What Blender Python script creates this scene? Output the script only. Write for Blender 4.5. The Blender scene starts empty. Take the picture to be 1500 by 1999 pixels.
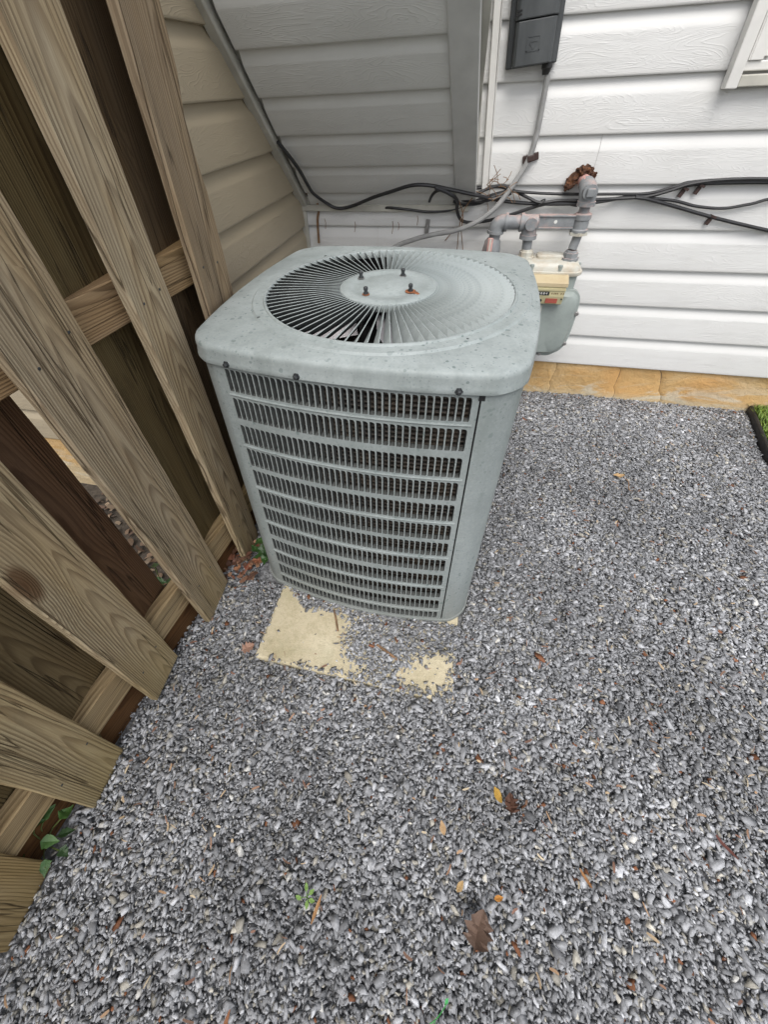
import bpy, bmesh, math, random
import numpy as np
from mathutils import Vector, Matrix, Euler
random.seed(7); RNG = np.random.default_rng(11)
SC = bpy.context.scene; COL = SC.collection
rad = math.radians

# ------------------------------------------------------------------ camera, sky, sun, exposure
cd = bpy.data.cameras.new('camera'); cam = bpy.data.objects.new('camera', cd); COL.objects.link(cam)
cd.sensor_fit = 'VERTICAL'; cd.sensor_height = 36; cd.lens = 14.222
cd.shift_x = 0.02258; cd.shift_y = -0.03938; cd.clip_start = 0.02; cd.clip_end = 400
r_ = Vector((0.97199626, 0.23123298, -0.04188774)); u_ = Vector((-0.13092561, 0.68088554, 0.72059237)); f_ = Vector((-0.19514548, 0.69492891, -0.69209252))
m = Matrix.Identity(4)
for i in range(3):
    m[i][0], m[i][1], m[i][2] = r_[i], u_[i], -f_[i]
m[0][3], m[1][3], m[2][3] = -0.37086443, -2.01097327, 1.22660373
cam.matrix_world = m
SC.camera = cam

SUN_EL, SUN_AZ = rad(60), rad(170)          # azimuth clockwise from +Y
world = bpy.data.worlds.new('World'); SC.world = world; world.use_nodes = True
wn = world.node_tree; wn.nodes.clear()
sky = wn.nodes.new('ShaderNodeTexSky'); sky.sky_type = 'NISHITA'; sky.sun_disc = False
sky.sun_elevation = SUN_EL; sky.sun_rotation = SUN_AZ; sky.dust_density = 3.0; sky.air_density = 1.0
hs = wn.nodes.new('ShaderNodeHueSaturation'); hs.inputs['Saturation'].default_value = 0.28
bg = wn.nodes.new('ShaderNodeBackground'); bg.inputs['Strength'].default_value = 0.15
wo = wn.nodes.new('ShaderNodeOutputWorld')
wn.links.new(sky.outputs[0], hs.inputs['Color']); wn.links.new(hs.outputs[0], bg.inputs['Color']); wn.links.new(bg.outputs[0], wo.inputs['Surface'])
sd = bpy.data.lights.new('sun', 'SUN'); sd.energy = 1.15; sd.angle = rad(38); sd.color = (1.0, 0.96, 0.9)
sun = bpy.data.objects.new('sun', sd); COL.objects.link(sun)
sdir = Vector((math.sin(SUN_AZ) * math.cos(SUN_EL), math.cos(SUN_AZ) * math.cos(SUN_EL), math.sin(SUN_EL)))
sun.rotation_euler = sdir.to_track_quat('Z', 'Y').to_euler(); sun.location = (2, -3, 5)
SC.view_settings.view_transform = 'Standard'; SC.view_settings.look = 'None'
SC.view_settings.gamma = 1; SC.view_settings.use_curve_mapping = False
SC.view_settings.exposure = 0.53
SC.render.engine = 'CYCLES'

# ------------------------------------------------------------------ material helpers
class NT:
    def __init__(s, name):
        s.m = bpy.data.materials.new(name); s.m.use_nodes = True; s.t = s.m.node_tree
        s.b = s.t.nodes['Principled BSDF']; s.out = s.t.nodes['Material Output']
    def n(s, typ, _in=None, **kw):
        nd = s.t.nodes.new(typ)
        for k, v in kw.items(): setattr(nd, k, v)
        for k, v in (_in or {}).items(): s.set(nd.inputs[k], v)
        return nd
    def set(s, sock, v):
        if isinstance(v, bpy.types.NodeSocket): s.t.links.new(v, sock)
        elif isinstance(v, bpy.types.Node): s.t.links.new(v.outputs[0], sock)
        else:
            if isinstance(v, tuple) and len(v) == 3 and sock.type == 'RGBA': v = v + (1.0,)
            sock.default_value = v
    def M(s, op, a, b=0.0, c=0.0, clamp=False):
        nd = s.t.nodes.new('ShaderNodeMath'); nd.operation = op; nd.use_clamp = clamp
        s.set(nd.inputs[0], a); s.set(nd.inputs[1], b); s.set(nd.inputs[2], c); return nd.outputs[0]
    def V(s, op, a, b=(0, 0, 0)):
        nd = s.t.nodes.new('ShaderNodeVectorMath'); nd.operation = op
        s.set(nd.inputs[0], a); s.set(nd.inputs[1], b); return nd.outputs[0]
    def noise(s, vec, scale, detail=3.0, rough=0.55, dist=0.0):
        return s.n('ShaderNodeTexNoise', {'Vector': vec, 'Scale': scale, 'Detail': detail, 'Roughness': rough, 'Distortion': dist}).outputs['Fac']
    def voro(s, vec, scale, rnd=1.0, out='Distance'):
        return s.n('ShaderNodeTexVoronoi', {'Vector': vec, 'Scale': scale, 'Randomness': rnd}).outputs[out]
    def ramp(s, fac, stops, interp='LINEAR'):
        nd = s.t.nodes.new('ShaderNodeValToRGB'); nd.color_ramp.interpolation = interp
        e = nd.color_ramp.elements
        while len(e) < len(stops): e.new(0.5)
        for el, (p, c) in zip(e, stops):
            el.position = p; el.color = (c, c, c, 1) if isinstance(c, (int, float)) else tuple(c) + (1,)
        s.set(nd.inputs[0], fac); return nd.outputs[0]
    def mix(s, fac, a, b, blend='MIX'):
        nd = s.t.nodes.new('ShaderNodeMix'); nd.data_type = 'RGBA'; nd.blend_type = blend
        s.set(nd.inputs[0], fac)
        ins = [i for i in nd.inputs if i.type == 'RGBA']
        s.set(ins[0], a); s.set(ins[1], b)
        return [o for o in nd.outputs if o.type == 'RGBA'][0]
    def obj(s): return s.n('ShaderNodeTexCoord').outputs['Object']
    def geo(s): return s.n('ShaderNodeNewGeometry').outputs['Position']
    def rnd(s): return s.n('ShaderNodeObjectInfo').outputs['Random']
    def ocol(s): return s.n('ShaderNodeObjectInfo').outputs['Color']
    def xyz(s, v): return s.n('ShaderNodeSeparateXYZ', {'Vector': v}).outputs
    def vec(s, x, y, z): return s.n('ShaderNodeCombineXYZ', {'X': x, 'Y': y, 'Z': z}).outputs[0]
    def scl(s, v, sc): return s.V('MULTIPLY', v, sc)
    def bump(s, h, dist, strength=1.0, normal=None):
        i = {'Height': h, 'Distance': dist, 'Strength': strength}
        if normal is not None: i['Normal'] = normal
        return s.n('ShaderNodeBump', i).outputs[0]
    def fin(s, col=None, rough=0.6, metal=0.0, normal=None, spec=None):
        if col is not None: s.set(s.b.inputs['Base Color'], col)
        s.set(s.b.inputs['Roughness'], rough); s.set(s.b.inputs['Metallic'], metal)
        if normal is not None: s.set(s.b.inputs['Normal'], normal)
        if spec is not None: s.b.inputs['Specular IOR Level'].default_value = spec
        return s.m

def simple(name, col, rough=0.6, metal=0.0, var=0.25, scale=30.0, bump=0.0):
    k = NT(name); o = k.obj(); nz = k.noise(o, scale, 4.0)
    dark = tuple(c * (1 - var) for c in col); lite = tuple(min(1, c * (1 + var)) for c in col)
    c = k.ramp(nz, [(0.3, dark), (0.7, lite)])
    return k.fin(c, rough, metal, k.bump(nz, bump) if bump else None)

def wood_mat():
    k = NT('weathered_wood'); o = k.obj(); rn = k.rnd(); oc = k.ocol()
    off = k.vec(k.M('MULTIPLY', rn, 13.7), k.M('MULTIPLY', rn, 31.3), k.M('MULTIPLY', rn, 57.1))
    x, y, z = k.xyz(o)
    # knots (sparse cells on the board face)
    kv = k.V('ADD', k.vec(0.0, k.M('MULTIPLY', y, 7.0), k.M('MULTIPLY', z, 2.6)), off)
    vo = k.n('ShaderNodeTexVoronoi', {'Vector': kv, 'Scale': 1.0, 'Randomness': 0.9})
    kd = vo.outputs['Distance']
    on = k.M('GREATER_THAN', k.xyz(vo.outputs['Color'])[0], 0.70)
    knot = k.M('MULTIPLY', on, k.ramp(kd, [(0.0, 1.0), (0.10, 0.85), (0.16, 0.0)]))
    kflow = k.M('MULTIPLY', on, k.ramp(kd, [(0.0, 1.0), (0.18, 0.55), (0.5, 0.0)], 'EASE'))
    n1 = k.noise(k.V('ADD', k.scl(o, (2.0, 3.0, 1.1)), off), 1.0, 2.0)
    n2 = k.noise(k.V('ADD', k.scl(o, (30.0, 30.0, 3.0)), off), 1.0, 3.0)
    y0 = k.M('MULTIPLY_ADD', rn, 0.09, -0.045)
    yy = k.M('SUBTRACT', y, y0); yy2 = k.M('MULTIPLY', yy, yy)
    tilt = k.M('MULTIPLY_ADD', k.M('FRACT', k.M('MULTIPLY', rn, 7.31)), 0.045, 0.010)
    dd = k.M('ADD', k.M('ADD', k.M('MULTIPLY', z, tilt), 0.03), k.M('MULTIPLY', x, 0.8))
    r = k.M('SQRT', k.M('ADD', yy2, k.M('MULTIPLY', dd, dd)))
    r = k.M('ADD', r, k.M('MULTIPLY', n1, 0.028)); r = k.M('ADD', r, k.M('MULTIPLY', n2, 0.0025)); r = k.M('ADD', r, k.M('MULTIPLY', kflow, 0.022))
    ring = k.M('FRACT', k.M('MULTIPLY', r, 250.0))
    late = k.ramp(ring, [(0.0, 0.15), (0.35, 0.12), (0.74, 0.9), (0.88, 1.0), (1.0, 0.15)])
    late = k.M('MULTIPLY', late, k.ramp(n2, [(0.3, 0.55), (0.6, 1.0)]))
    fib = k.noise(k.V('ADD', k.scl(o, (300.0, 300.0, 7.0)), off), 1.0, 3.0, 0.6)
    wx = k.noise(k.V('ADD', k.scl(o, (9.0, 14.0, 2.5)), off), 1.0, 4.0)
    base = k.mix(late, (0.330, 0.270, 0.180), (0.160, 0.118, 0.074))
    grey = k.mix(late, (0.325, 0.287, 0.222), (0.165, 0.137, 0.102))
    c = k.mix(k.ramp(wx, [(0.32, 0.0), (0.62, 0.95)]), base, grey)
    c = k.mix(k.ramp(fib, [(0.32, 0.5), (0.62, 0.0)]), c, (0.15, 0.11, 0.07))
    alg = k.M('MULTIPLY', k.ramp(k.M('ADD', z, k.M('MULTIPLY', wx, 0.5)), [(0.15, 1.0), (0.55, 0.0)]), 0.28)
    c = k.mix(alg, c, (0.17, 0.155, 0.06))
    blot = k.ramp(k.noise(k.V('ADD', k.scl(o, (14.0, 18.0, 7.0)), off), 1.0, 5.0, 0.65), [(0.60, 0.0), (0.70, 0.6)])
    c = k.mix(k.M('MULTIPLY', blot, 0.55), c, (0.11, 0.092, 0.07))
    c = k.mix(knot, c, (0.085, 0.048, 0.026))
    # crack lines
    cr = k.noise(k.V('ADD', k.scl(o, (8.0, 20.0, 0.6)), off), 1.0, 3.0, 0.6)
    crk = k.ramp(k.M('ABSOLUTE', k.M('SUBTRACT', cr, 0.5)), [(0.0, 1.0), (0.004, 0.7), (0.008, 0.0)])
    c = k.mix(k.M('MULTIPLY', crk, 0.75), c, (0.05, 0.035, 0.02))
    c = k.mix(1.0, c, oc, 'MULTIPLY')
    h = k.M('ADD', k.M('MULTIPLY', late, 0.5), k.M('MULTIPLY', fib, 0.45)); h = k.M('SUBTRACT', h, k.M('MULTIPLY', crk, 1.6))
    return k.fin(c, 0.82, 0.0, k.bump(h, 0.0022, 0.8), 0.25)

def siding_mat(name, base, dirt, dirtcol):
    k = NT(name); o = k.obj(); rn = k.rnd(); x, y, z = k.xyz(o)
    off = k.vec(k.M('MULTIPLY', rn, 41.0), 0.0, k.M('MULTIPLY', rn, 17.0))
    p = k.V('ADD', k.scl(o, (3.4, 0.0, 19.0)), off)
    n1 = k.noise(p, 1.0, 2.0, 0.5, 0.5)
    n2 = k.noise(k.V('ADD', k.scl(o, (16.0, 0.0, 60.0)), off), 1.0, 2.0)
    ln = k.M('SINE', k.M('ADD', k.M('MULTIPLY', n1, 170.0), k.M('MULTIPLY', n2, 5.0)))
    ln = k.ramp(ln, [(0.0, 0.0), (0.75, 0.25), (0.95, 1.0)])
    amp = k.ramp(k.noise(k.V('ADD', k.scl(o, (5.0, 0.0, 16.0)), off), 1.0, 2.0), [(0.32, 0.25), (0.62, 1.0)])
    mask = k.M('MULTIPLY', k.ramp(z, [(0.004, 0.0), (0.010, 1.0), (0.098, 1.0), (0.106, 0.0)]), amp)
    h = k.M('MULTIPLY', ln, mask)
    fine = k.noise(k.scl(o, (60.0, 0.0, 300.0)), 1.0, 2.0)
    h = k.M('ADD', h, k.M('MULTIPLY', k.M('MULTIPLY', fine, mask), 0.25))
    g = k.geo(); d1 = k.noise(g, 2.2, 5.0, 0.65); d2 = k.noise(k.scl(g, (3.0, 3.0, 40.0)), 1.0, 4.0)
    dm = k.M('MULTIPLY', k.ramp(k.M('ADD', k.M('MULTIPLY', d1, 0.7), k.M('MULTIPLY', d2, 0.3)), [(0.40, 0.0), (0.68, 1.0)]), dirt)
    c = k.mix(dm, base, dirtcol)
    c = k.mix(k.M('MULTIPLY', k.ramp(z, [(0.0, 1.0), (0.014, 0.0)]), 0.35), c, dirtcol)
    sp = k.ramp(k.voro(k.scl(g, (1, 1, 1)), 30.0), [(0.018, 0.8), (0.035, 0.0)])
    c = k.mix(k.M('MULTIPLY', sp, k.ramp(d1, [(0.5, 0.0), (0.6, 0.5)])), c, (0.12, 0.10, 0.08))
    return k.fin(c, 0.42, 0.0, k.bump(h, 0.0011, 0.52), 0.4)

def ac_mat(name, spots=1.0, tone=1.0):
    k = NT(name); g = k.obj(); o = g
    nz = k.noise(o, 5.0, 6.0, 0.7); fine = k.noise(o, 160.0, 3.0, 0.6)
    A = tuple(t * tone for t in (0.230, 0.261, 0.261)); B = tuple(t * tone for t in (0.308, 0.341, 0.341))
    c = k.mix(k.ramp(nz, [(0.3, 0.0), (0.7, 1.0)]), A, B)
    c = k.mix(k.M('MULTIPLY', k.ramp(fine, [(0.45, 0.0), (0.75, 1.0)]), 0.16), c, (0.52, 0.55, 0.54))
    st = k.noise(k.scl(o, (22.0, 22.0, 2.2)), 1.0, 4.0, 0.6)
    c = k.mix(k.M('MULTIPLY', k.ramp(st, [(0.48, 0.0), (0.75, 1.0)]), 0.42), c, (0.17, 0.20, 0.19))
    stn = k.noise(k.V('ADD', o, (3.1, 1.7, 0.4)), 7.0, 6.0, 0.72, 1.2)
    c = k.mix(k.M('MULTIPLY', k.ramp(stn, [(0.50, 0.0), (0.53, 1.0), (0.60, 0.55), (0.70, 0.0)]), 0.12), c, (0.16, 0.185, 0.175))
    zz = k.xyz(o)[2]
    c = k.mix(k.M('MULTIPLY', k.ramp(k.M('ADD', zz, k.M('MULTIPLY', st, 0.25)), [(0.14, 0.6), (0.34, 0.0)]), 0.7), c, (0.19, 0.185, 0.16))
    for sc, lo, hi, am in ((58.0, 0.17, 0.21, 0.62), (27.0, 0.13, 0.155, 0.55), (140.0, 0.20, 0.27, 0.42)):
        vo = k.n('ShaderNodeTexVoronoi', {'Vector': k.V('ADD', o, k.scl(k.n('ShaderNodeTexNoise', {'Vector': o, 'Scale': 90.0}).outputs['Color'], (0.006, 0.006, 0.006))), 'Scale': sc})
        sp = k.ramp(vo.outputs['Distance'], [(lo, 1.0), (hi, 0.0)])
        pick = k.M('GREATER_THAN', k.xyz(vo.outputs['Color'])[1], 0.45)
        dens = k.ramp(k.noise(o, 3.0, 2.0), [(0.35, 0.25), (0.6, 1.0)])
        c = k.mix(k.M('MULTIPLY', k.M('MULTIPLY', k.M('MULTIPLY', sp, pick), dens), am * spots), c, (0.115, 0.155, 0.15))
    return k.fin(c, k.ramp(nz, [(0.3, 0.42), (0.7, 0.6)]), 0.0, k.bump(fine, 0.0006, 0.5), 0.4)

def gravel_mat():
    k = NT('crushed_slate'); at = k.n('ShaderNodeAttribute', attribute_name='tint').outputs['Color']
    g = k.geo(); nz = k.noise(g, 220.0, 4.0, 0.65)
    big = k.noise(g, 2.1, 4.0, 0.6)
    c = k.mix(1.0, at, k.ramp(nz, [(0.25, 0.65), (0.75, 1.28)]), 'MULTIPLY')
    c = k.mix(1.0, c, k.ramp(big, [(0.33, 0.70), (0.66, 1.16)]), 'MULTIPLY')
    return k.fin(c, 0.9, 0.0, k.bump(nz, 0.0009, 0.6), 0.15)

def stone_mat():
    k = NT('orange_sandstone'); g = k.geo(); x, y, z = k.xyz(g)
    n1 = k.noise(g, 4.0, 5.0, 0.6, 0.8); n2 = k.noise(g, 26.0, 5.0, 0.65); n3 = k.noise(k.scl(g, (5.0, 5.0, 16.0)), 1.0, 4.0, 0.6, 1.5)
    c = k.ramp(n1, [(0.3, (0.57, 0.42, 0.23)), (0.52, (0.55, 0.355, 0.155)), (0.7, (0.58, 0.34, 0.135))])
    c = k.mix(k.M('MULTIPLY', k.ramp(n2, [(0.45, 0.0), (0.8, 1.0)]), 0.4), c, (0.42, 0.24, 0.09))
    pale = k.M('MULTIPLY', k.ramp(n3, [(0.5, 0.0), (0.62, 1.0)]), k.ramp(z, [(0.03, 1.0), (0.13, 0.15)]))
    c = k.mix(k.M('MULTIPLY', pale, 0.85), c, (0.58, 0.53, 0.42))
    gr = k.ramp(k.M('ADD', z, k.M('MULTIPLY', n2, 0.03)), [(0.02, 0.7), (0.06, 0.0)])
    c = k.mix(gr, c, (0.50, 0.42, 0.28))
    n4 = k.noise(g, 95.0, 5.0, 0.7)
    c = k.mix(k.M('MULTIPLY', k.ramp(n4, [(0.55, 0.0), (0.75, 1.0)]), 0.35), c, (0.26, 0.17, 0.08))
    h = k.M('ADD', k.M('ADD', n1, k.M('MULTIPLY', n2, 0.45)), k.M('MULTIPLY', n4, 0.16))
    return k.fin(c, 0.8, 0.0, k.bump(h, 0.018, 0.9), 0.25)

def pad_mat():
    k = NT('old_concrete'); g = k.geo(); n1 = k.noise(g, 7.0, 5.0, 0.65); n2 = k.noise(g, 120.0, 4.0, 0.7); n3 = k.noise(g, 420.0, 2.0)
    x = k.xyz(g)[0]
    c = k.ramp(n1, [(0.3, (0.46, 0.40, 0.26)), (0.5, (0.58, 0.51, 0.36)), (0.7, (0.65, 0.585, 0.43))])
    c = k.mix(k.M('MULTIPLY', k.ramp(x, [(-0.56, 0.0), (-0.45, 1.0)]), 0.5), c, (0.72, 0.57, 0.33))
    c = k.mix(k.M('MULTIPLY', k.ramp(n2, [(0.50, 0.0), (0.72, 1.0)]), 0.42), c, (0.34, 0.30, 0.20))
    c = k.mix(k.M('MULTIPLY', k.ramp(n3, [(0.6, 0.0), (0.75, 1.0)]), 0.35), c, (0.80, 0.76, 0.62))
    n4 = k.noise(g, 34.0, 5.0, 0.7); n5 = k.noise(g, 11.0, 4.0, 0.6)
    c = k.mix(k.M('MULTIPLY', k.ramp(n4, [(0.48, 0.0), (0.62, 1.0)]), 0.30), c, (0.33, 0.29, 0.17))
    c = k.mix(k.M('MULTIPLY', k.ramp(n5, [(0.52, 0.0), (0.66, 1.0)]), 0.35), c, (0.40, 0.37, 0.24))
    return k.fin(c, 0.9, 0.0, k.bump(k.M('ADD', n2, k.M('MULTIPLY', n3, 0.5)), 0.003, 0.8), 0.2)

def coil_mat():
    k = NT('condenser_coil'); x, y, z = k.xyz(k.obj())
    a = k.M('ADD', x, y)
    w1 = k.M('SINE', k.M('MULTIPLY', z, 560.0)); w2 = k.M('SINE', k.M('MULTIPLY', a, 1500.0))
    nz = k.noise(k.obj(), 12.0, 4.0)
    c = k.ramp(w1, [(0.25, (0.035, 0.03, 0.027)), (0.75, (0.15, 0.13, 0.11))])
    c = k.mix(k.M('MULTIPLY', k.ramp(w2, [(0.4, 0.0), (0.8, 1.0)]), 0.5), c, (0.03, 0.028, 0.026))
    c = k.mix(k.ramp(nz, [(0.45, 0.0), (0.75, 0.6)]), c, (0.14, 0.10, 0.065))
    return k.fin(c, 0.6, 0.3, k.bump(w1, 0.002, 0.6))

def foam_mat():
    k = NT('rusty_foam'); g = k.obj(); n = k.noise(g, 55.0, 5.0, 0.7)
    c = k.ramp(n, [(0.32, (0.025, 0.013, 0.009)), (0.52, (0.085, 0.036, 0.018)), (0.72, (0.26, 0.11, 0.045))])
    return k.fin(c, 0.9, 0.0, k.bump(n, 0.006, 1.0))

def pipe_mat():
    k = NT('grey_pipe_paint'); o = k.obj(); g = k.geo(); n = k.noise(g, 24.0, 5.0, 0.65); n2 = k.noise(g, 9.0, 4.0, 0.6)
    nz = k.xyz(k.n('ShaderNodeNewGeometry').outputs['Normal'])[2]
    c = k.ramp(n, [(0.3, (0.19, 0.20, 0.21)), (0.7, (0.29, 0.305, 0.315))])
    pk = k.M('MULTIPLY', k.ramp(k.M('ADD', n2, k.M('MULTIPLY', nz, 0.14)), [(0.56, 0.0), (0.68, 1.0)]), 0.7)
    c = k.mix(pk, c, (0.52, 0.36, 0.32))
    return k.fin(c, 0.55, 0.0, k.bump(n, 0.0015, 0.5))

def meter_mat(name, col, stain):
    k = NT(name); g = k.geo(); n = k.noise(g, 18.0, 5.0, 0.65)
    c = k.mix(k.ramp(n, [(0.45, 0.0), (0.75, 0.6)]), col, stain)
    return k.fin(c, 0.45, 0.0, k.bump(k.noise(g, 260.0, 2.0), 0.0006, 0.4))

def box_mat():
    k = NT('black_plastic'); o = k.obj(); n = k.noise(k.scl(o, (9.0, 9.0, 3.0)), 1.0, 4.0, 0.6)
    c = k.ramp(n, [(0.35, (0.030, 0.034, 0.037)), (0.7, (0.085, 0.092, 0.095))])
    return k.fin(c, k.ramp(n, [(0.3, 0.38), (0.7, 0.55)]), 0.0)

def leaf_mat(name, c1, c2, rough=0.7):
    k = NT(name); o = k.obj(); n = k.noise(o, 55.0, 4.0); oc = k.ocol()
    c = k.mix(1.0, k.ramp(n, [(0.3, c1), (0.7, c2)]), oc, 'MULTIPLY')
    return k.fin(c, rough, 0.0, k.bump(n, 0.001, 0.6))

def tint_mat(name, rough=0.7):
    k = NT(name); at = k.n('ShaderNodeAttribute', attribute_name='tint').outputs['Color']
    return k.fin(at, rough)

MT = dict(
    wood=wood_mat(),
    white=siding_mat('white_vinyl', (0.72, 0.72, 0.71), 0.24, (0.50, 0.49, 0.46)),
    beige=siding_mat('beige_vinyl', (0.385, 0.325, 0.232), 0.45, (0.40, 0.34, 0.24)),
    greyv=siding_mat('grey_vinyl', (0.71, 0.71, 0.685), 0.35, (0.42, 0.41, 0.38)),
    trim=simple('white_trim', (0.70, 0.69, 0.66), 0.45, 0, 0.08, 12, 0.0004),
    trimg=simple('grey_trim', (0.56, 0.56, 0.54), 0.45, 0, 0.10, 12, 0.0004),
    trimd=simple('dirty_trim', (0.48, 0.465, 0.41), 0.5, 0, 0.22, 9, 0.0006),
    ac=ac_mat('grey_green_paint'), lidm=ac_mat('weathered_lid_paint', 1.25, 1.20), blade=ac_mat('blade_paint', 0.5, 1.25),
    coil=coil_mat(), vane_dark=simple('dark_vane_paint', (0.075, 0.08, 0.078), 0.7, 0, 0.35, 60), dark=simple('black_void', (0.008, 0.008, 0.009), 0.8), fan=simple('fan_metal', (0.62, 0.60, 0.62), 0.4, 0.25, 0.2, 14),
    bolt=simple('dark_bolt', (0.07, 0.075, 0.08), 0.5, 0.6, 0.3, 60), rust=simple('rust', (0.27, 0.10, 0.04), 0.9, 0, 0.5, 90, 0.001),
    steel=simple('dull_steel', (0.35, 0.34, 0.33), 0.45, 0.7, 0.3, 50),
    gravel=gravel_mat(), stone=stone_mat(), pad=pad_mat(), foam=foam_mat(), pipe=pipe_mat(),
    mtop=meter_mat('meter_cream', (0.56, 0.55, 0.49), (0.42, 0.30, 0.17)), mbody=meter_mat('meter_green', (0.30, 0.34, 0.325), (0.22, 0.25, 0.24)),
    index=meter_mat('index_tan', (0.55, 0.50, 0.30), (0.45, 0.37, 0.21)), hood=meter_mat('index_hood', (0.54, 0.45, 0.29), (0.43, 0.32, 0.18)), red=simple('red_label', (0.36, 0.085, 0.06), 0.5, 0, 0.15, 80),
    box=box_mat(), cable=simple('black_cable', (0.022, 0.022, 0.024), 0.42, 0, 0.35, 30), conduit=simple('grey_conduit', (0.30, 0.30, 0.295), 0.5, 0, 0.2, 20),
    clip=simple('brown_clip', (0.05, 0.028, 0.024), 0.5), twig=simple('dry_twig', (0.22, 0.13, 0.07), 0.85, 0, 0.4, 60),
    soil=simple('dark_soil', (0.055, 0.045, 0.035), 0.95, 0, 0.5, 40, 0.01), bed=simple('gravel_bed', (0.20, 0.205, 0.215), 0.9, 0, 0.5, 90, 0.01),
    tint=tint_mat('tinted_litter', 0.75), grassm=tint_mat('grass_blades', 0.6), edge=simple('black_edging', (0.02, 0.02, 0.021), 0.5, 0, 0.3, 20),
    leaf=leaf_mat('dead_leaf', (0.55, 0.45, 0.38), (1.0, 0.95, 0.9)), green=leaf_mat('green_leaf', (0.75, 0.8, 0.7), (1.0, 1.0, 1.0), 0.35),
    glass=simple('dark_screen', (0.10, 0.11, 0.115), 0.25, 0, 0.2, 300), ink=simple('black_ink', (0.02, 0.02, 0.02), 0.5), paper=simple('label_paper', (0.62, 0.60, 0.54), 0.6, 0, 0.1, 60),
    pink=simple('faded_red_tape', (0.56, 0.33, 0.30), 0.6, 0, 0.25, 40), joint=simple('joint_mortar', (0.17, 0.12, 0.065), 0.95, 0, 0.4, 50, 0.004),
)

MT['digit'] = simple('white_digits', (0.75, 0.75, 0.72), 0.5, 0, 0.05)

# ------------------------------------------------------------------ geometry helpers
class G:
    def __init__(s): s.v = []; s.f = []
    def add(s, vs, fs):
        o = len(s.v); s.v += [tuple(map(float, v)) for v in vs]; s.f += [tuple(i + o for i in f) for f in fs]; return s
    def box(s, lo, hi, mat=None):
        x0, y0, z0 = lo; x1, y1, z1 = hi
        vs = [(x0, y0, z0), (x1, y0, z0), (x1, y1, z0), (x0, y1, z0), (x0, y0, z1), (x1, y0, z1), (x1, y1, z1), (x0, y1, z1)]
        if mat is not None: vs = [mat @ Vector(v) for v in vs]
        return s.add(vs, [(3, 2, 1, 0), (4, 5, 6, 7), (0, 1, 5, 4), (1, 2, 6, 5), (2, 3, 7, 6), (3, 0, 4, 7)])
    def rings(s, rings, close=True, cap0=False, cap1=False):
        n = len(rings[0]); o = len(s.v); s.v += [tuple(map(float, p)) for r in rings for p in r]
        for i in range(len(rings) - 1):
            for j in range(n if close else n - 1):
                k = (j + 1) % n; s.f.append((o + i * n + j, o + i * n + k, o + (i + 1) * n + k, o + (i + 1) * n + j))
        if cap0: s.f.append(tuple(o + j for j in reversed(range(n))))
        if cap1: s.f.append(tuple(o + (len(rings) - 1) * n + j for j in range(n)))
        return s
    def tube(s, path, r, n=8, caps=True):
        path = [Vector(p) for p in path]; rs = r if isinstance(r, (list, tuple)) else [r] * len(path)
        rings = []; ref = Vector((0, 0, 1)); prev = None
        for i, p in enumerate(path):
            a = path[max(0, i - 1)]; b = path[min(len(path) - 1, i + 1)]; t = (b - a).normalized()
            if prev is None:
                q = ref if abs(t.dot(ref)) < 0.9 else Vector((0, 1, 0)); e1 = t.cross(q).normalized()
            else:
                e1 = (prev - t * prev.dot(t)).normalized()
            prev = e1; e2 = t.cross(e1)
            rings.append([p + (e1 * math.cos(2 * math.pi * k / n) + e2 * math.sin(2 * math.pi * k / n)) * rs[i] for k in range(n)])
        return s.rings(rings, True, caps, caps)
    def cyl(s, p0, p1, r, n=16): return s.tube([p0, p1], r, n)
    def lathe(s, prof, p0, axis, n=20):       # prof: (distance along axis, radius)
        p0 = Vector(p0); ax = Vector(axis).normalized(); q = Vector((0, 0, 1)) if abs(ax.z) < 0.9 else Vector((1, 0, 0))
        e1 = ax.cross(q).normalized(); e2 = ax.cross(e1)
        return s.rings([[p0 + ax * d + (e1 * math.cos(2 * math.pi * k / n) + e2 * math.sin(2 * math.pi * k / n)) * r for k in range(n)] for d, r in prof], True, True, True)
    def prism(s, poly, d0, d1, fn):           # fn(a, b, d) -> point
        return s.rings([[fn(a, b, d0) for a, b in poly], [fn(a, b, d1) for a, b in poly]], True, True, True)
    def mesh(s, name, mat=None, smooth=False):
        me = bpy.data.meshes.new(name); me.from_pydata(s.v, [], s.f); me.validate()
        bm = bmesh.new(); bm.from_mesh(me); bmesh.ops.recalc_face_normals(bm, faces=bm.faces); bm.to_mesh(me); bm.free()
        if mat is not None: me.materials.append(mat)
        if smooth:
            me.polygons.foreach_set('use_smooth', [True] * len(me.polygons))
            try: me.set_sharp_from_angle(angle=rad(35))
            except Exception: pass
        return me

def link(name, me, parent=None, loc=(0, 0, 0), rot=(0, 0, 0), col=None):
    o = bpy.data.objects.new(name, me); COL.objects.link(o); o.location = loc; o.rotation_euler = rot
    if parent is not None: o.parent = parent
    if col is not None: o.color = tuple(col) + (1,)
    return o
def ob(name, g, mat, parent=None, smooth=False, loc=(0, 0, 0), rot=(0, 0, 0), bevel=0.0, col=None, seg=2):
    o = link(name, g.mesh(name, mat, smooth), parent, loc, rot, col)
    if bevel:
        md = o.modifiers.new('bevel', 'BEVEL'); md.width = bevel; md.segments = seg; md.limit_method = 'ANGLE'; md.angle_limit = rad(40)
    return o
def tag(o, label=None, cat=None, group=None, kind=None):
    for k, v in (('label', label), ('category', cat), ('group', group), ('kind', kind)):
        if v: o[k] = v
    return o
def thing(name, label, cat, loc=(0, 0, 0), rot=(0, 0, 0), group=None):
    o = bpy.data.objects.new(name, None); COL.objects.link(o); o.location = loc; o.rotation_euler = rot; o.empty_display_size = 0.1
    return tag(o, label, cat, group)
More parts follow.
